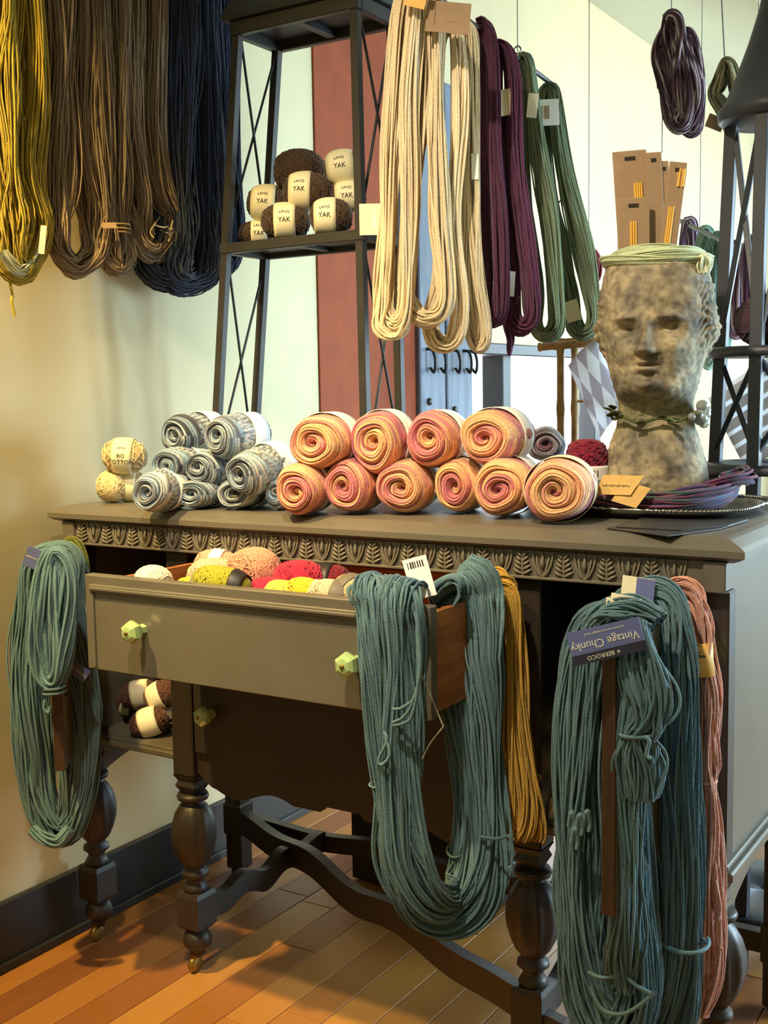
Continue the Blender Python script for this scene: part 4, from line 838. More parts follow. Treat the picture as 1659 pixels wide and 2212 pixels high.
# ------------------------------------------------------------------ iron shelf stand on the sideboard, with brown balls
EY0, EY1 = .36, .50
et = thing('shelf_stand', (.35, .44, ZTB), 'tall black iron shelf stand on the back of the sideboard, holding brown yarn balls', 'shelf stand')
fl0, fl1 = PY(470, 893, EY0), PY(515, 48, EY0); fr0, fr1 = PY(789, 893, EY0), PY(768, 40, EY0)
YD = A([0, EY1-EY0, 0]); bl0, bl1, br0, br1 = fl0+YD, fl1+YD, fr0+YD, fr1+YD
def ext(p0, p1, z): return p0+(p1-p0)*((z-p0[2])/(p1[2]-p0[2]))
posts = [(fl0, fl1), (fr0, fr1), (bl0, bl1), (br0, br1)]; ztop = fl1[2]
zs = PY(480, 540, EY0)[2]; zs_t = zs+.012
def bar(p, q, w_, ref=(1, 0, 0)):
    d = nrm(A(q)-A(p)); x = A(ref)-(A(ref)@d)*d; x = nrm(x); y = np.cross(d, x); c = (A(p)+A(q))/2
    return obox(c, x, y, d, w_/2, w_/2, np.linalg.norm(A(q)-A(p))/2, .001)
for p0, p1 in posts: put('post', *bar(ext(p0, p1, ZTB), ext(p0, p1, ztop), .018), M['iron'], et, smooth=False)
def frame_shelf(name, z, ov=.012, th=.022):
    f = [ext(p0, p1, z) for p0, p1 in posts]; x0 = min(f[0][0], f[2][0])-ov; x1 = max(f[1][0], f[3][0])+ov; y0, y1 = EY0-ov, EY1+ov
    o = put(name, *merge(box(x0, x1, y0, y0+.018, z-th, z, .002), box(x0, x1, y1-.018, y1, z-th, z, .002), box(x0, x0+.018, y0+.018, y1-.018, z-th, z, .002), box(x1-.018, x1, y0+.018, y1-.018, z-th, z, .002)), M['iron'], et, smooth=False)
    put('shelf_plate', *box(x0+.01, x1-.01, y0+.01, y1-.01, z-.010, z-.003, .001), M['black'], o, smooth=False)
    put('cross_bar', *box((x0+x1)/2-.01, (x0+x1)/2+.01, y0+.018, y1-.018, z-th+.004, z-.010, .001), M['black'], o, smooth=False)
    return x0, x1, y0, y1
frame_shelf('shelf', zs_t); frame_shelf('base_shelf', ZTB+.03, .008)
for z0, z1 in ((ZTB+.05, zs-.02), (zs+.03, ztop-.02)):
    for i, j in ((0, 2), (1, 3)):
        a0, a1, b0, b1 = ext(*posts[i], z0), ext(*posts[i], z1), ext(*posts[j], z0), ext(*posts[j], z1)
        put('brace_rod', *tubes(A([a0, (a0+b1)/2, b1]), .0032, 6, (1, 0, 0)), M['black'], et); put('brace_rod', *tubes(A([b0, (b0+a1)/2, a1])+A([.006, 0, 0]), .0032, 6, (1, 0, 0)), M['black'], et)
x0, x1, y0, y1 = frame_shelf('top_shelf', ztop, .014, .03)
put('canopy', *loft([(x0-.012, x1+.012, y0-.012, y1+.012, ztop), (x0-.012, x1+.012, y0-.012, y1+.012, ztop+.012), (x0+.05, x1-.05, y0+.04, y1-.04, ztop+.14), (x0+.15, x1-.15, y0+.085, y1-.085, ztop+.20)]), M['black'], et, smooth=False)
YK = S(84, 62, 46)
GY = 'brown yarn balls on the iron stand'
def yak(u, v, Y, au, bu, seed, label, rot=(0, 0, 0), band=(-.42, .42), txt=True, rest=None):
    c, a_, b_ = bc(u, v, Y, au, bu)
    if rest is not None: c[2] = rest+b_+.002
    t = [('LANG', .0085, .010), ('YAK', .0135, -.006)] if txt else None
    return ball(label, GY, c, a_, b_, seed, YK, band, t, (rot[0], rot[1], YAWC+rot[2]), col2=YK*.7, phi0=.12, turns=54)
yak(617, 480, EY0+.035, 55, 38, 311, 'brown yarn ball with a YAK band, left one at the front of the iron shelf', rest=zs_t)
yak(715, 474, EY0+.035, 48, 38, 312, 'brown yarn ball with a YAK band, right one at the front of the iron shelf', band=(-.75, .25), rest=zs_t)
yak(552, 500, EY0+.07, 38, 25, 313, 'small brown yarn ball at the left rear of the iron shelf, its band half hidden', rest=zs_t, band=(-.2, .7))
yak(580, 440, EY0+.085, 48, 38, 314, 'brown yarn ball with a YAK band, upper left of the heap', rot=(0, .08, 0), band=(-.75, .35))
yak(665, 414, EY0+.06, 56, 40, 315, 'brown yarn ball with a YAK band in the middle of the upper layer', rot=(0, .05, 0), band=(-.72, .12))
yak(646, 370, EY0+.11, 56, 46, 316, 'plain brown yarn ball showing no band, top of the heap', band=None, txt=False)
yak(740, 362, EY0+.10, 42, 36, 317, 'brown yarn ball with a YAK band, upper right, by the post', rot=(0, -.12, 0), band=(-.85, .6))
yak(752, 425, EY0+.10, 40, 32, 318, 'brown yarn ball with a YAK band squeezed at the right, under another', rot=(0, -.05, 0), band=(-.7, .6))

# ------------------------------------------------------------------ balls in the drawer and the side compartments
GD = 'yarn balls in the open drawer'
def dball(u, v, Y, a_, b_, seed, col, label, rot=(0, 0, 0), band=None, bm='white', col2=None, zc=.79):
    c = PY(u, v, Y); c[2] = min(c[2], UZ1+.045)
    return ball(label, GD, c, a_, b_, seed, col, band, None, rot, bm, col2, r=.0015, turns=72)
M['greyband'] = mat('grey_paper_band', S(112, 104, 92), .6, .04, 20); M['blackband'] = mat('black_paper_band', S(38, 34, 34), .5, .04, 20)
dball(331, 1258, -.17, .036, .030, 401, S(238, 226, 206), 'white yarn ball alone at the left end of the drawer')
dball(462, 1252, -.10, .050, .038, 402, S(232, 180, 150), 'pale peach yarn ball at the left of the drawer, front of two peach ones', (0, 0, .5))
dball(470, 1225, -.02, .048, .032, 403, S(226, 164, 136), 'peach yarn ball with a white and grey band at the back of the drawer', (0, .1, .3), (-.2, .3), 'white')
dball(548, 1236, -.06, .050, .044, 404, S(216, 152, 124), 'round dusky peach yarn ball behind the black band', (0, 0, 1.2))
dball(478, 1262, -.17, .058, .030, 405, S(164, 158, 40), 'olive green yarn ball with black paper band at the front of the drawer', (0, .12, .2), (.42, .82), 'blackband')
dball(420, 1275, -.185, .036, .022, 406, S(190, 180, 50), 'yellow green yarn ball with grey band at the front of the drawer', (0, .1, .3), (-.1, .5), 'greyband')
dball(645, 1258, -.06, .050, .038, 407, S(190, 36, 66), 'crimson yarn ball near the middle of the drawer', (0, 0, .6))
dball(708, 1262, -.02, .045, .036, 411, S(120, 20, 40), 'dark red yarn ball with a black band at the back of the drawer', (0, 0, .2), (-.5, .3), 'blackband')
dball(578, 1280, -.13, .034, .026, 408, S(196, 40, 70), 'small crimson yarn ball beside the yellow ones', (0, 0, .3))
dball(612, 1286, -.175, .036, .024, 409, S(226, 200, 84), 'pale yellow yarn ball, left of the two yellow ones', (0, .1, .2))
dball(662, 1284, -.165, .038, .026, 410, S(224, 190, 48), 'bright yellow yarn ball, right of the two yellow ones', (0, .2, .2), (.3, .7), 'label')
dball(716, 1288, -.17, .040, .026, 412, S(214, 190, 158), 'beige yarn ball with a grey band at the front of the drawer', (0, .15, .2), (.1, .8), 'greyband')
dball(765, 1288, -.15, .044, .032, 413, S(200, 170, 130), 'tan yarn ball at the right of the drawer next to the teal hank', (0, .3, -.3), (-.5, 0), 'greyband')
GB = 'brown yarn balls in the left compartment'; BRN = S(104, 66, 46)
for i, (u, v, Y, lab, bd_, rt) in enumerate(((322, 1552, .085, 'brown yarn ball with a printed cream band, front of the left compartment', (-.4, .5), (0, -.3, YAWC)), (300, 1500, .13, 'brown yarn ball with a cream band behind the front one in the left compartment', (-.3, .6), (0, -.2, YAWC)),
                                ((352), 1500, .12, 'brown yarn ball at the right of the left compartment, against the partition', (-.7, 0), (0, -.4, YAWC)), (262, 1512, .15, 'brown yarn ball deep in the dark corner of the left compartment', (.1, .6), (0, .3, YAWC)))):
    c = PY(u, v, Y); 
    if i == 0: c[2] = ZB+.022+.031
    o = ball(lab, GB, c, .044, .029, 420+i, BRN, bd_, [('YARN', .010, 0)] if i == 9 else None, rt, col2=BRN*.6, turns=36)
GC = 'cream yarn balls in the right compartment'
for i, (u, v, Y, lab, bd_, rt, a_, b_) in enumerate(((1186, 1738, .09, 'cream yarn ball with a printed paper band at the front of the right compartment', (-.1, .85), (0, .5, YAWC), .040, .034), (1212, 1660, .13, 'plain cream yarn ball in the right compartment, beside the teal hank', None, (0, -.3, YAWC), .040, .034),
                                       (1214, 1566, .14, 'pale yarn ball with a paper band, upper one in the right compartment', (-.5, .5), (0, 1.0, YAWC), .034, .026), (1232, 1608, .17, 'pale grey yarn ball between the others in the right compartment', None, (0, .8, YAWC), .034, .026))):
    c = PY(u, v, Y)
    o = ball(lab, GC, c, a_, b_, 430+i, S(214, 186, 130), bd_, [('RICO', .010, 0)] if i == 0 else None, rt, turns=36)

# ------------------------------------------------------------------ tray, stone head and what lies round it
TC = A([1.180, .372]); THX, THY = .182, .168
def sup(a, b, n, k): t = np.arange(k)/k*2*math.pi; c, s = np.cos(t), np.sin(t); return np.stack([a*np.sign(c)*np.abs(c)**(2/n), b*np.sign(s)*np.abs(s)**(2/n)], -1)
tr = thing('silver_tray', (*TC, ZTB), 'tarnished silver tray with a beaded rim under the stone head', 'tray')
K = 96; rings = [(.86, 0), (.90, 0), (.93, .006), (.97, .013), (1.0, .016), (1.0, .0135), (.96, .009), (.90, -.0001+.0022), (.0, .0022)]
V = []
for s, z in rings: p = sup(THX*s+1e-4, THY*s+1e-4, 3.4, K); V.append(np.c_[p+TC, np.full(K, ZTB+.0006+z)])
V = np.concatenate(V); n = len(rings); Fs = [[i*K+j, i*K+(j+1) % K, i*K+K+(j+1) % K, i*K+K+j] for i in range(n-1) for j in range(K)]+[list(range(K))[::-1]]
put('tray_dish', V, Fs, M['silver'], tr)
nb = 480; p = sup(THX, THY, 3.4, nb); P = np.c_[p+TC, np.full(nb, ZTB+.017)]
V, Q = tubes(P, (.0030*(1+.45*np.sin(np.arange(nb)*2*math.pi/4)))[None], 6, (0, 0, 1), True); put('beaded_rim', V, Q, M['silver'], tr)
# stone head planter
HS = 2522/2.1
HC = PY(1415, 1040, .365); HB = ZTB+.006; HC = A([HC[0], .365, HB])
def prof(z, pts): x = A(pts, float); return np.interp(z, x[:, 0], x[:, 1])
def smooth_prof(z, pts):
    zz = np.linspace(0, .46, 400); y = prof(zz, pts); ker = np.hanning(15); ker /= ker.sum(); y = np.convolve(np.pad(y, 7, 'edge'), ker, 'valid'); return np.interp(z, zz, y)
nz, nt_ = 190, 200
zz = np.linspace(0, .440, nz); th = np.arange(nt_)/nt_*2*math.pi
Wp = smooth_prof(zz, [(0, .095), (.05, .094), (.08, .090), (.12, .080), (.145, .070), (.165, .068), (.185, .066), (.20, .068), (.215, .072), (.25, .081), (.29, .092), (.33, .098), (.37, .099), (.41, .094), (.44, .088)])
Fp = smooth_prof(zz, [(0, .088), (.05, .088), (.08, .084), (.12, .070), (.145, .056), (.165, .050), (.185, .050), (.196, .058), (.205, .084), (.22, .096), (.25, .097), (.30, .099), (.34, .102), (.38, .101), (.41, .096), (.44, .088)])
Bp = smooth_prof(zz, [(0, .088), (.05, .086), (.12, .076), (.16, .07), (.20, .076), (.26, .094), (.33, .104), (.38, .104), (.44, .090)])
sx, cx_ = np.sin(th), np.cos(th)
X = Wp[:, None]*np.sign(sx)*np.abs(sx)**.92; Yd = np.where(cx_ > 0, Fp[:, None], Bp[:, None])*np.sign(cx_)*np.abs(cx_)**.95; Yh = -Yd
Z = zz[:, None]*np.ones(nt_); front = np.clip(cx_[None]*1.6, 0, 1)*np.ones((nz, 1))
Gs = lambda x0, z0, a, b: np.exp(-((X-x0)/a)**2-((Z-z0)/b)**2)
D = np.zeros_like(X)
ridge = np.clip((.345-Z)/(.345-.283), 0, 1)*(Z > .276)*np.clip((Z-.272)/.010, 0, 1)
D += .030*np.exp(-(X/(.0085+.0065*np.clip((.31-Z)/.03, 0, 1)))**2)*(.30+.70*ridge)*(Z < .352)*np.clip((.352-Z)/.02, 0, 1)*(ridge > 0)
for s in (-1, 1):
    D += -.024*Gs(s*.036, .317, .017, .011)+.010*Gs(s*.037, .315, .010, .0055)+.009*Gs(s*.038, .339, .022, .006)+.004*Gs(s*.037, .3225, .013, .0022)
    D += .006*Gs(s*.048, .283, .02, .022)+.005*Gs(s*.0115, .281, .005, .005)-.006*Gs(s*.026, .262, .007, .012)
D += .010*Gs(0, .2625, .014, .0045)+.011*Gs(0, .2495, .013, .0050)-.012*Gs(0, .2563, .017, .0020)-.008*Gs(0, .2395, .016, .0048)+.011*Gs(0, .222, .020, .012)+.0035*Gs(0, .270, .006, .004)
Yh = Yh-D*front
rs = np.random.RandomState(2)
def lump(s, amp, n=26):
    q = np.zeros_like(X)
    for _ in range(n): k = rs.randn(3)*s; q += np.sin(X*k[0]+Yh*k[1]+Z*k[2]+rs.rand()*6)
    return amp*q/math.sqrt(n)
rad = np.stack([X, Yh, np.zeros_like(X)], -1); rad /= np.linalg.norm(rad, axis=2, keepdims=True)
hair = np.clip((np.abs(X)-.078)/.012, 0, 1)*(Z > .27)*(Z < .40); hair = np.clip(hair, 0, 1)
curl = .0045*np.sin(Z*230+3*np.sin(th*9))*np.sin(th*26+2*np.sin(Z*90))*hair
for s in (-1, 1): curl += .014*np.exp(-((X-s*.096)/.018)**2-((Z-.318)/.032)**2)*np.exp(-((Yh-.0)/.035)**2)
disp = lump(120, .0006)+lump(320, .0005)+curl
V = np.stack([X, Yh, Z], -1)+rad*disp[:, :, None]
inner = []
for s, z in ((.93, .443), (.80, .438), (.76, .41), (.74, .386), (.02, .384)): inner.append(np.stack([V[-1, :, 0]*s, V[-1, :, 1]*s, np.full(nt_, z)], -1))
V = np.concatenate([V.reshape(-1, 3)]+inner); nn = nz+5
i, j = np.meshgrid(np.arange(nn-1), np.arange(nt_), indexing='ij'); j2 = (j+1) % nt_
Q = np.stack([i*nt_+j, i*nt_+j2, (i+1)*nt_+j2, (i+1)*nt_+j], -1).reshape(-1, 4)
hd = link('stone_head', raw(V, Q), M['stone'], None, HC); hyaw = math.atan2(CAM[0]-HC[0], -(CAM[1]-HC[1]))
hd.rotation_euler = (0, 0, hyaw-.16)
tag(hd, 'mossy stone head planter with a worn face, standing on the silver tray', 'planter')
V, Fs = lathe([(.0001, .386), (.062, .386), (.062, .379), (.0001, .379)], 32, (0, 0, 0)); link('soil', raw(V, Fs), M['soil'], hd)
# vine necklace and glass beads
a = np.linspace(-2.0, 2.0, 60); P = np.stack([.078*np.sin(a), -.070*np.cos(a)-.002, .172-.012*np.cos(a)+.004*np.sin(a*7)], -1)
vn = link('vine_necklace', raw(*tubes(P, .0032, 6, (0, 0, 1))), M['moss'], None, HC); vn.rotation_euler = hd.rotation_euler; tag(vn, 'thin mossy vine with leaves and glass beads round the neck of the stone head', 'necklace')
def leafm(s):
    t = np.linspace(0, 1, 7); wv = np.sin(t*math.pi)**.8*.35*s; V = []
    for k in range(7): V += [(t[k]*s, -wv[k], .1*s*math.sin(t[k]*3)), (t[k]*s, 0, .1*s*math.sin(t[k]*3)+.08*s), (t[k]*s, wv[k], .1*s*math.sin(t[k]*3))]
    return raw(A(V), [[k*3+j, k*3+j+1, k*3+4+j, k*3+3+j] for k in range(6) for j in range(2)])
lm = leafm(.024); lm.materials.append(M['moss'])
for k in range(12):
    q = P[4+k*4]; o = link('leaf', lm, None, vn, q+A([0, -.004, .002])); o.rotation_euler = (rs.rand()*.8-.4, rs.rand()*1.2-.6, rs.rand()*6)
for k, (aa, dz, rr) in enumerate(((1.15, -.004, .010), (1.28, -.010, .013), (1.42, -.002, .014), (1.36, .012, .011), (1.55, .004, .012), (.95, -.006, .007), (1.50, -.018, .010))):
    V, Fs = lathe([(.0005, -1), (.5, -.87), (.87, -.5), (1, 0), (.87, .5), (.5, .87), (.0005, 1)], 16); link('glass_bead', raw(V*rr, Fs), M['glassbead'], vn, (.086*math.sin(aa), -.08*math.cos(aa), .172+dz))
# pale green roving wound round the crown
rv = []
for k, (z, R, ph) in enumerate(((.446, .083, 0), (.452, .074, 2.), (.440, .090, 4.))):
    a = np.linspace(0, 2*math.pi, 64, endpoint=False); P = [(R*(1+.03*math.sin(3*q+ph))*math.sin(q), -R*(1+.03*math.sin(2*q+ph))*math.cos(q), z+.003*math.sin(2*q+ph)) for q in a]
    rv.append(bundle([(p, .0085, .0075) for p in P[::4]], 60, .0014, solid(S(190, 200, 160), .12), 500+k, N=64, D=(0, 0, 1), closed=True, k=4))
a = math.radians(62); e = A([.09*math.sin(a), -.09*math.cos(a), .44])
rv.append(bundle([(e+A([-.02, -.01, .006]), .006, .006), (e, .010, .010), (e+A([.006, 0, -.012]), .014, .012), (e+A([.008, 0, -.028]), .010, .008)], 26, .0024, solid(S(214, 220, 190)), 510, N=20, D=(.3, -1, 0), k=4))
V, Q, Cc = join(rv); o = link('wool_roving', raw(V, Q, col=Cc), M['yarn'], None, HC); o.rotation_euler = hd.rotation_euler; tag(o, 'pale green wool roving wound round the crown of the stone head', 'roving')
# kraft needle packs standing in the head
def pack(label, u0, u1, v0, dpt, ang, seed, wins):
    Y = HC[1]+dpt; c = PY((u0+u1)/2, v0, Y); wd = (u1-u0)*dist(c)/F; zb_ = HB+.389; h_ = c[2]-zb_
    cc = A([c[0], c[1], zb_+h_/2]); o, fc, r_, u_, n_ = card('needle_pack', cc, wd, h_, ang, M['kraft'], None, th=.006)
    o.location.z += abs(math.sin(math.radians(ang)))*wd/2; fc = fc+A([0, 0, abs(math.sin(math.radians(ang)))*wd/2])
    tag(o, label, 'needle pack', 'kraft packs of knitting needles')
    put('hanging_slot', *obox(fc+u_*(h_/2-.014)+n_*.0002, r_, u_, n_, wd*.16, .0035, .0004, .0001), M['soil'], o, smooth=False)
    for (fx, fy, fw, fh, nn_) in wins:
        wn = put('window_cutout', *obox(fc+r_*fx*wd+u_*fy*h_+n_*.0002, r_, u_, n_, fw*wd/2, fh*h_/2, .0004, 0), M['kraft2'], o, smooth=False)
        for k in range(nn_):
            x = fx*wd+(k-(nn_-1)/2)*fw*wd/nn_; s0 = fc+r_*x+u_*(fy-fh/2)*h_+n_*.0022; s1 = fc+r_*x+u_*(fy+fh/2)*h_+n_*.0022
            put('needle', *tubes(A([s0, (s0+s1)/2, s1]), .0018, 6, n_), M['needle'], wn)
pack('tallest kraft needle pack at the left, with a window of yellow needles', 1333, 1406, 328, .012, 4, 1, [(.18, .17, .26, .20, 4)])
pack('lower kraft needle pack in front of the tallest one', 1335, 1404, 428, -.018, 1, 2, [(-.02, .0, .22, .5, 3)])
pack('kraft needle pack standing edge forward in the middle of the head', 1400, 1436, 330, .028, 3, 3, [])
pack('narrow kraft needle pack behind the middle one', 1424, 1444, 348, .040, 0, 5, [])
pack('kraft needle pack at the right, leaning, with two windows of yellow needles', 1430, 1468, 352, .018, -7, 4, [(.25, .38, .5, .14, 2), (-.1, .0, .35, .3, 3)])
# variegated hank coiled on the tray
VG = varieg([S(110, 52, 84), S(78, 48, 92), S(58, 92, 84), S(138, 78, 108), S(72, 96, 132), S(64, 38, 58)], 5, .9)
a = np.linspace(0, 2*math.pi, 13)[:-1]; ell = [(A([TC[0]+.002+(.122+.006*math.sin(q*3))*math.cos(q), TC[1]-.006+(.122+.005*math.cos(q*2))*math.sin(q), ZTB+.032+.006*math.sin(q*2+1)]), .016, .016) for q in a]
cb = nrm((1, .6, 0)); e = A([TC[0]+.125, TC[1]+.02, ZTB+.05])
o = hank('purple and green variegated yarn hank coiled on the tray round the stone head', [bundle(ell, 90, .0024, VG, 520, N=80, D=(0, 0, 1), closed=True, wander=.3),
    bundle([(e+A([-.05, -.05, -.01]), .012, .01), (e+A([.0, -.03, .008]), .014, .012), (e+A([.022, .02, .012]), .014, .012), (e+A([.0, .05, .012]), .012, .012), (e+A([-.03, .04, .008]), .012, .01)], 40, .0024, VG, 521, N=40, D=(0, 0, 1), wander=.3)], None)
# kraft tags on the hank
def flat_card(name, pts, mat_, th=.001, parent=None):
    p = A(pts); n = nrm(np.cross(p[1]-p[0], p[3]-p[0])); V = np.concatenate([p-n*th/2, p+n*th/2]); Fs = [[3, 2, 1, 0], [4, 5, 6, 7]]+[[i, (i+1) % 4, 4+(i+1) % 4, 4+i] for i in range(4)]
    return put(name, V, Fs, mat_, parent, smooth=False), p, n
k0 = .205
def tg(u, v, dY): return PY(u, v, k0+dY)
o, p, n = flat_card('paper_tag', [tg(1283, 1068, 0), tg(1362, 1070, 0), tg(1391, 1028, .022), tg(1304, 1026, .022)], M['kraft2'])
tag(o, 'tan paper tag with handwriting, upper one lying on the coiled purple hank', 'paper tag', 'tan paper tags on the tray')
xs = np.linspace(.12, .86, 60); q = [p[0]+(p[1]-p[0])*x+(p[3]-p[0])*(.45+.05*math.sin(x*95)*(1+.6*math.sin(x*37)))+n*(-.0008 if n @ FWD > 0 else .0008) for x in xs]
put('handwriting', *tubes(A(q), .00045, 4, n), M['ink'], o)
o, p, n = flat_card('paper_tag', [tg(1320, 1082, -.004), tg(1374, 1098, -.004), tg(1406, 1055, .014), tg(1350, 1040, .018)], M['kraft2'])
tag(o, 'plain tan paper tag sticking out under the handwritten one', 'paper tag', 'tan paper tags on the tray')
# red ball, dark rolls behind
c, a_, b_ = bc(1268, 985, .31, 46, 46); 
c = A([c[0], c[1], ZTB+.068]); RA, RB = .066, .040
o = ball('crimson yarn ball standing on end with a white NORI band, beside the stone head', None, c, RA, RB, 530, S(160, 30, 54), (-.16, .26), None, (0, -math.pi/2, 0), 'white', S(92, 30, 62), r=.0020, pw=3.2)
bo = o.children[0]; T, Fs = text_geo('NORI', .018); R = RB+.0048; cv = nrm((CAM-c)*A([1, 1, 0])); az = math.atan2(cv[1], cv[0])
W3 = A([[c[0]+R*math.cos(az+t[0]/R), c[1]+R*math.sin(az+t[0]/R), c[2]+.0033+t[1]] for t in T]); Mi = np.array((Matrix.Translation(o.location) @ o.rotation_euler.to_matrix().to_4x4()).inverted()); W3 = (np.c_[W3, np.ones(len(W3))] @ Mi.T)[:, :3]
link('label_print', raw(W3, Fs, smooth=False), M['ink'], bo)
DKP = [S(84, 54, 72), S(130, 80, 96), S(150, 150, 160), S(64, 54, 66)]
c, a_, b_ = bc(1178, 962, .42, 42, 36); roll('dark plum and grey yarn roll behind the pink rolls, left of the crimson ball', 'dark variegated yarn rolls', c-A([0, 0, .0]), a_, b_, .10, 540, DKP, rz=.4, lab=False)
c, a_, b_ = bc(1150, 1012, .36, 34, 40); c[2] = ZTB+b_+.002; roll('dark red and brown yarn roll low behind the pink rolls', 'dark variegated yarn rolls', c, a_, b_, .10, 541, [S(120, 36, 52), S(150, 80, 60), S(90, 40, 60)], rz=.2)
c, a_, b_ = bc(1195, 1010, .44, 36, 36); c[2] = ZTB+b_+.002; roll('dark plum yarn roll hidden under the upper dark roll', 'dark variegated yarn rolls', c, a_, b_, .09, 542, DKP, rz=.2, lab=False)
# dark sheets on the corner of the sideboard
for i, (pts, z, lab) in enumerate((([(1310, 1142), (1440, 1160), (1560, 1145), (1640, 1128)], .0008, 'dark sheet lying at the corner of the sideboard, lower of two'), ([(1330, 1139), (1470, 1147), (1580, 1137), (1655, 1122)], .0026, 'dark sheet lying on another at the corner of the sideboard'))):
    b0 = PZ(*pts[0], ZTB+z); b1 = PZ(*pts[1], ZTB+z); b2 = PZ(*pts[2], ZTB+z); b3 = PZ(*pts[3], ZTB+z)
    x0, y0 = b0[0], min(.20, b0[1]); V, Fs = extrude([(b0[0], b0[1]), (b1[0], b1[1]+.004), (b2[0]-.006, b2[1]+.004), (1.37, .26), (1.20, .30)], (0, 0, ZTB+z), (1, 0, 0), (0, 1, 0), (0, 0, 1), .0012)
    tag(put('dark_sheet', V, Fs, M['darkpaper'], None, smooth=False), lab, 'sheet', 'dark sheets on the sideboard')

# ------------------------------------------------------------------ right shelf stand (round, domed), behind the sideboard
RC = A([1.278, .76]); 
rsd = thing('round_stand', (*RC, 0), 'round dark iron stand with a domed top behind the stone head', 'shelf stand')
def rp(z):  # radius of the post circle at height z
    return float(np.interp(z, [0, 1.0, 1.75, 2.0], [.150, .118, .084, .080]))
angs = [math.atan2(CAM[1]-RC[1], CAM[0]-RC[0])+q for q in (-.26, -.26+math.pi/2, -.26+math.pi, -.26-math.pi/2)]
def rpt(a, z, k=1): return A([RC[0]+k*rp(z)*math.cos(a), RC[1]+k*rp(z)*math.sin(a), z])
ZD = 1.742
for a_ in angs: put('post', *bar(rpt(a_, 0), rpt(a_, ZD-.01), .024, (math.cos(a_), math.sin(a_), 0)), M['ironblue'], rsd, smooth=False)
zr = PY(1600, 752, .66)[2]
for z in (.12, 1.03, zr):
    R = rp(z)+.02; V, Fs = lathe([(R-.022, z-.016), (R, z-.016), (R+.002, z-.008), (R, z), (R-.006, z+.004), (.002, z+.002), (.002, z-.006), (R-.022, z-.006)], 40, (*RC, 0)); put('round_shelf', V, Fs, M['ironblue'], rsd)
for i in (0, 3):
    a0, a1 = angs[i], angs[(i+1) % 4]
    for z0, z1 in ((1.05, zr-.02), (zr+.01, ZD-.02)):
        m_ = (a0+(((a1-a0+math.pi) % (2*math.pi))-math.pi)/2)
        put('brace', *bar(rpt(a0, z0), rpt(a1, z1)*.5+rpt(a0, z1)*.0+rpt(a1, z1)*.5, .011), M['ironblue'], rsd, smooth=False); put('brace', *bar(rpt(a1, z0)+A([.004, .004, 0]), rpt(a0, z1)+A([.004, .004, 0]), .011), M['ironblue'], rsd, smooth=False)
dome = [(.100, ZD-.028), (.110, ZD-.022), (.112, ZD-.004), (.100, ZD+.010), (.088, ZD+.035), (.072, ZD+.075), (.052, ZD+.13), (.034, ZD+.19), (.018, ZD+.27), (.010, ZD+.33), (.012, ZD+.345), (.002, ZD+.36), (.002, ZD+.30), (.026, ZD+.19), (.06, ZD+.075), (.09, ZD+.005), (.094, ZD-.026)]
V, Fs = lathe(dome, 40, (*RC, 0)); put('dome', V, Fs, M['ironblue'], rsd)
c = A([RC[0]-.012, RC[1]-.01, zr+.002+.052]); ball('dusky purple yarn ball with a white band on the round stand', None, c, .060, .050, 550, S(92, 62, 78), (.15, .5), None, (0, .2, YAWC+.3), 'white', S(70, 48, 64), r=.002)

# ------------------------------------------------------------------ things beyond
# hanging hanks from the ceiling
PV = varieg([S(74, 48, 64), S(108, 74, 92), S(206, 190, 198), S(64, 40, 56)], 7, 1.2)
HY = 1.05
h = hank('plum and white variegated hank hanging from the ceiling by a wire', [rodhank([(1448, 50), (1440, 95), (1448, 160), (1452, 230), (1462, 266), (1478, 262), (1486, 200), (1478, 120), (1466, 60)], HY, [.016, .024, .026, .024, .018, .018, .024, .024, .018], .024, 110, .0022, PV, 561, wander=.4),
    rodhank([(1478, 80), (1478, 150), (1490, 220), (1484, 270), (1492, 286), (1508, 270), (1512, 210), (1502, 140), (1490, 84)], HY+.03, [.010, .016, .017, .015, .011, .013, .016, .016, .012], .018, 60, .0022, PV, 562, wander=.4)], 'hanks hanging from the ceiling')
p = PY(1450, 52, HY); q = p.copy(); q[2] = 2.80; put('wire', *tubes(A([p, (p+q)/2, q]), .0014, 5, (1, 0, 0)), M['wire'], h)
p2 = PY(1430, 330, HY); p3 = PY(1432, 30, HY); put('wire', *tubes(A([p2, (p2+p3)/2, p3]), .0012, 5, (1, 0, 0)), M['wire'], h)
card('paper_tag', PY(1427, 167, HY-.01), .022, .05, 6, M['kraft'], h)
OV = varieg([S(96, 96, 70), S(140, 134, 100), S(70, 72, 58), S(176, 168, 130)], 4, .8)
h = hank('olive variegated hank hanging from the ceiling, partly behind the dome', [rodhank([(1565, 140), (1552, 180), (1545, 205), (1560, 230), (1580, 290), (1592, 250), (1592, 190), (1580, 145)], 1.5, [.014, .018, .014, .016, .010, .014, .018, .016], .02, 50, .0028, OV, 563)], 'hanks hanging from the ceiling')
p = PY(1566, 140, 1.5); q = p.copy(); q[2] = 2.80; q[0] -= .05; put('wire', *tubes(A([p, (p+q)/2, q]), .0022, 5, (1, 0, 0)), M['wire'], h)
card('paper_tag', PY(1545, 265, 1.5), .046, .036, -22, M['kraft'], h)
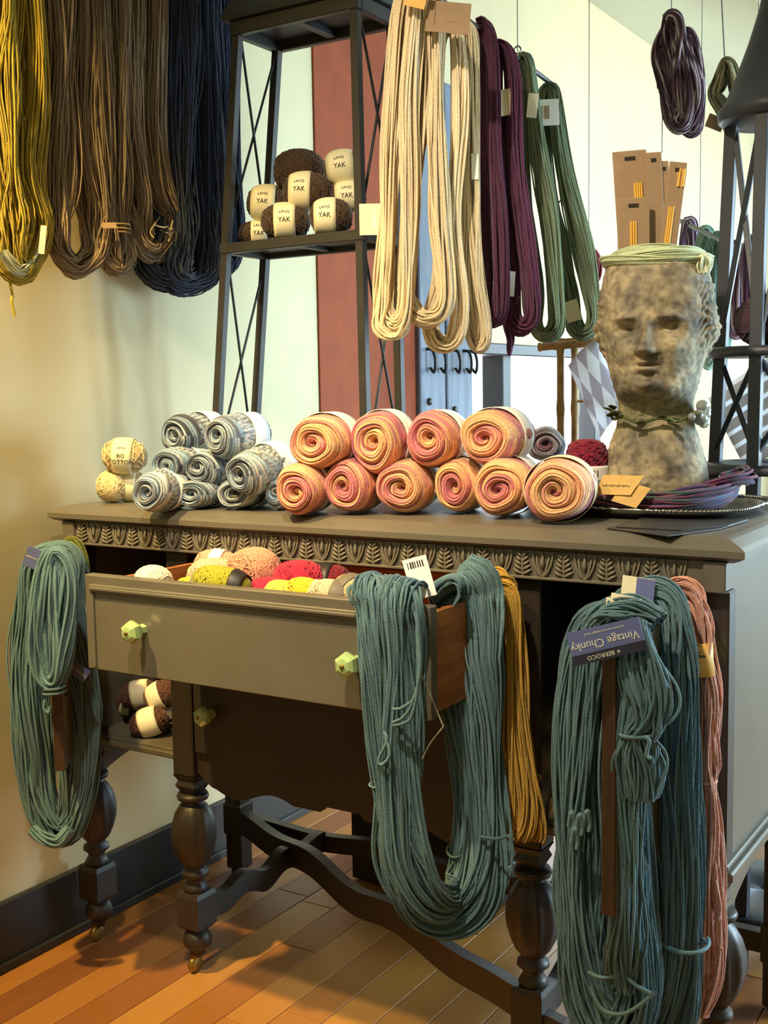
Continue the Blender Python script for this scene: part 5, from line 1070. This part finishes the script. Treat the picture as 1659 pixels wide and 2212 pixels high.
# far rod of hanks
fr0_, fr1_ = PY(1470, 478, 2.0), PY(1650, 562, 1.75)
frod = thing('far_rod', (fr0_+fr1_)/2, 'pale metal rod behind the round stand carrying mint and purple hanks', 'rod'); put('rod', *tubes(A([fr0_, (fr0_+fr1_)/2, fr1_]), .008, 8, (0, 0, 1)), M['wire'], frod)
for t in (.25, .9):
    p = fr0_+(fr1_-fr0_)*t; q = p.copy(); q[2] = 2.80; put('wire', *tubes(A([p, (p+q)/2, q]), .0013, 5, (1, 0, 0)), M['wire'], frod)
WP = varieg([S(110, 70, 104), S(210, 200, 214), S(90, 60, 96)], 3, 1.0); MN = solid(S(156, 196, 184), .2); MN2 = solid(S(120, 160, 150), .2)
for i, (pts, Y, col, lab) in enumerate((([(1488, 482), (1478, 520), (1480, 560), (1476, 700), (1482, 780), (1498, 760), (1500, 600), (1498, 510)], 1.99, WP, 'plum and white hank at the near end of the far rod, beside the stone head'),
        ([(1522, 500), (1510, 540), (1512, 650), (1520, 760), (1530, 790), (1542, 760), (1540, 640), (1534, 530)], 1.94, MN, 'pale mint hank on the far rod behind the stone head'),
        ([(1552, 512), (1544, 550), (1544, 650), (1546, 740), (1556, 760), (1566, 730), (1566, 620), (1562, 540)], 1.90, MN2, 'grey green hank on the far rod behind the iron post'),
        ([(1590, 530), (1580, 565), (1580, 640), (1582, 700), (1592, 720), (1602, 690), (1602, 620), (1598, 556)], 1.85, WP, 'plum and white hank in the middle of the far rod'),
        ([(1625, 520), (1612, 550), (1614, 620), (1616, 690), (1628, 710), (1640, 680), (1640, 600), (1636, 540)], 1.80, WP, 'plum and white hank at the far right of the far rod'))):
    hank(lab, [rodhank(pts, Y, [.016]*len(pts), .02, 50, .0032, col, 570+i)], 'hanks on the far rod')
# purple hank beside the head
# bamboo stand in front of the window, argyle sheet on it
BY = 1.62
bs = thing('bamboo_stand', (*PY(1240, 900, BY)[:2], 0), 'bamboo display stand in front of the bright window', 'stand')
def cane(p, q, r, n=5, nm='cane'):
    p, q = A(p, float), A(q, float); L = np.linalg.norm(q-p); t = np.linspace(0, 1, n*6+1); rr = r*(1+.22*(np.arange(n*6+1) % 6 == 0)); put(nm, *tubes(p+(q-p)*t[:, None], rr[None], 10, nrm(np.cross(q-p, (.3, .5, .2)))), M['bamboo'], bs)
zt = PY(1210, 748, BY)[2]
for u in (1211, 1242): p = PY(u, 850, BY); cane((p[0], BY, 0), (p[0], BY, zt), .0115, 7)
p = PY(1165, 750, BY); q = PY(1318, 738, BY); cane(p, q, .012, 4); cane(p+A([0, .04, .012]), q+A([0, .04, .012]), .011, 4); p = PY(1350, 850, BY); cane((p[0], BY, 0), (p[0], BY, zt), .0115, 7)
p = PY(1242, 867, BY); cane(p, p+A([.22, 0, 0]), .004, 2)
p = PY(1211, 1300, BY); 
def lucent(nt, c):
    t = nt.nodes.new('ShaderNodeBsdfTranslucent'); nt.links.new(c, t.inputs[0]); mx = nt.nodes.new('ShaderNodeMixShader'); mx.inputs[0].default_value = .5
    nt.links.new(nt.nodes['Principled BSDF'].outputs[0], mx.inputs[1]); nt.links.new(t.outputs[0], mx.inputs[2]); nt.links.new(mx.outputs[0], nt.nodes['Material Output'].inputs[0])
def argyle():
    m_ = bpy.data.materials.new('argyle_print'); m_.use_nodes = True; nt = m_.node_tree; b = nt.nodes['Principled BSDF']; b.inputs['Roughness'].default_value = .5
    tc = nt.nodes.new('ShaderNodeTexCoord'); mp = nt.nodes.new('ShaderNodeMapping'); mp.inputs['Rotation'].default_value = (0, 0, math.radians(45)); mp.inputs['Scale'].default_value = (4.2, 2.6, 1); nt.links.new(tc.outputs['UV'], mp.inputs[0])
    ck = nt.nodes.new('ShaderNodeTexChecker'); ck.inputs['Scale'].default_value = 1; ck.inputs['Color1'].default_value = (*S(240, 242, 246), 1); ck.inputs['Color2'].default_value = (*S(204, 201, 210), 1); nt.links.new(mp.outputs[0], ck.inputs[0]); nt.links.new(ck.outputs[0], b.inputs['Base Color']); lucent(nt, ck.outputs[0]); return m_
def sheet(pts, Y, m_, label, bend=.02, name='pattern_sheet', group=None, cat='sheet'):
    p = [PY(u, v, Y) for u, v in pts]; n_ = 9; V = []; uv = []
    for i in range(n_):
        for j in range(n_):
            s, t = i/(n_-1), j/(n_-1); q = (p[0]*(1-s)+p[1]*s)*(1-t)+(p[3]*(1-s)+p[2]*s)*t; V.append(q-A([0, bend*math.sin(s*math.pi), 0])); uv.append((s, t))
    Fs = [[i*n_+j, i*n_+n_+j, i*n_+n_+j+1, i*n_+j+1] for i in range(n_-1) for j in range(n_-1)]
    o = put(name, A(V), Fs, m_, None, uv=uv); o.modifiers.new('s', 'SOLIDIFY').thickness = .001; return tag(o, label, cat, group)
sheet([(1228, 790), (1290, 728), (1352, 880), (1296, 948)], BY-.03, argyle(), 'white sheet printed with grey argyle diamonds, leaning on the bamboo stand')
def stripes(k):
    m_ = bpy.data.materials.new('striped_print'); m_.use_nodes = True; nt = m_.node_tree; b = nt.nodes['Principled BSDF']
    tc = nt.nodes.new('ShaderNodeTexCoord'); sp = nt.nodes.new('ShaderNodeSeparateXYZ'); nt.links.new(tc.outputs['UV'], sp.inputs[0])
    mm = nt.nodes.new('ShaderNodeMath'); mm.operation = 'MULTIPLY'; mm.inputs[1].default_value = k; nt.links.new(sp.outputs[1], mm.inputs[0]); fr_ = nt.nodes.new('ShaderNodeMath'); fr_.operation = 'FRACT'; nt.links.new(mm.outputs[0], fr_.inputs[0])
    r = nt.nodes.new('ShaderNodeValToRGB'); r.color_ramp.interpolation = 'CONSTANT'; r.color_ramp.elements[0].color = (*S(244, 246, 250), 1); r.color_ramp.elements[1].position = .30; r.color_ramp.elements[1].color = (*S(190, 184, 182), 1); nt.links.new(fr_.outputs[0], r.inputs[0])
    nt.links.new(r.outputs[0], b.inputs['Base Color']); lucent(nt, r.outputs[0]); return m_
sheet([(1530, 860), (1680, 760), (1760, 930), (1612, 1015)], 1.05, stripes(6), 'white sheet with grey stripes hanging behind the round stand', 0.01)
# pale cabinet post, far furniture
o = thing('white_cabinet', (1.53, 1.3, 0), 'white cabinet seen low behind the round stand', 'cabinet')
put('body', *box(1.32, 1.75, 1.15, 1.45, 0, .96, .004), M['white'], o, smooth=False); put('cabinet_top', *box(1.29, 1.78, 1.12, 1.48, .96, .985, .004), M['white'], o, smooth=False)
# crimson hank glimpsed left of the head
h = hank('dusty rose hank glimpsed between the sage hanks and the stone head', [rodhank([(1268, 540), (1262, 570), (1268, 610), (1284, 600), (1286, 560)], 1.25, [.014]*5, .014, 36, .0024, solid(S(170, 72, 92)), 581)], None)
p = PY(1272, 540, 1.25); q = p.copy(); q[2] = 2.80; put('wire', *tubes(A([p, (p+q)/2, q]), .0012, 5, (1, 0, 0)), M['wire'], h)
# dark crate under the sideboard
cr = thing('wooden_crate', (.52, .70, 0), 'dark wooden crate on the floor behind the sideboard legs', 'crate')
for k in range(4): put('slat', *box(.33, .72, .60, .612, .005+k*.085, .085+k*.085, .003), M['base'], cr, smooth=False); put('slat', *box(.33, .72, .79, .802, .005+k*.085, .085+k*.085, .003), M['base'], cr, smooth=False); put('slat', *box(.33, .342, .612, .79, .005+k*.085, .085+k*.085, .003), M['base'], cr, smooth=False); put('slat', *box(.708, .72, .612, .79, .005+k*.085, .085+k*.085, .003), M['base'], cr, smooth=False)
put('crate_bottom', *box(.342, .708, .612, .79, .005, .02, .002), M['base'], cr, smooth=False)
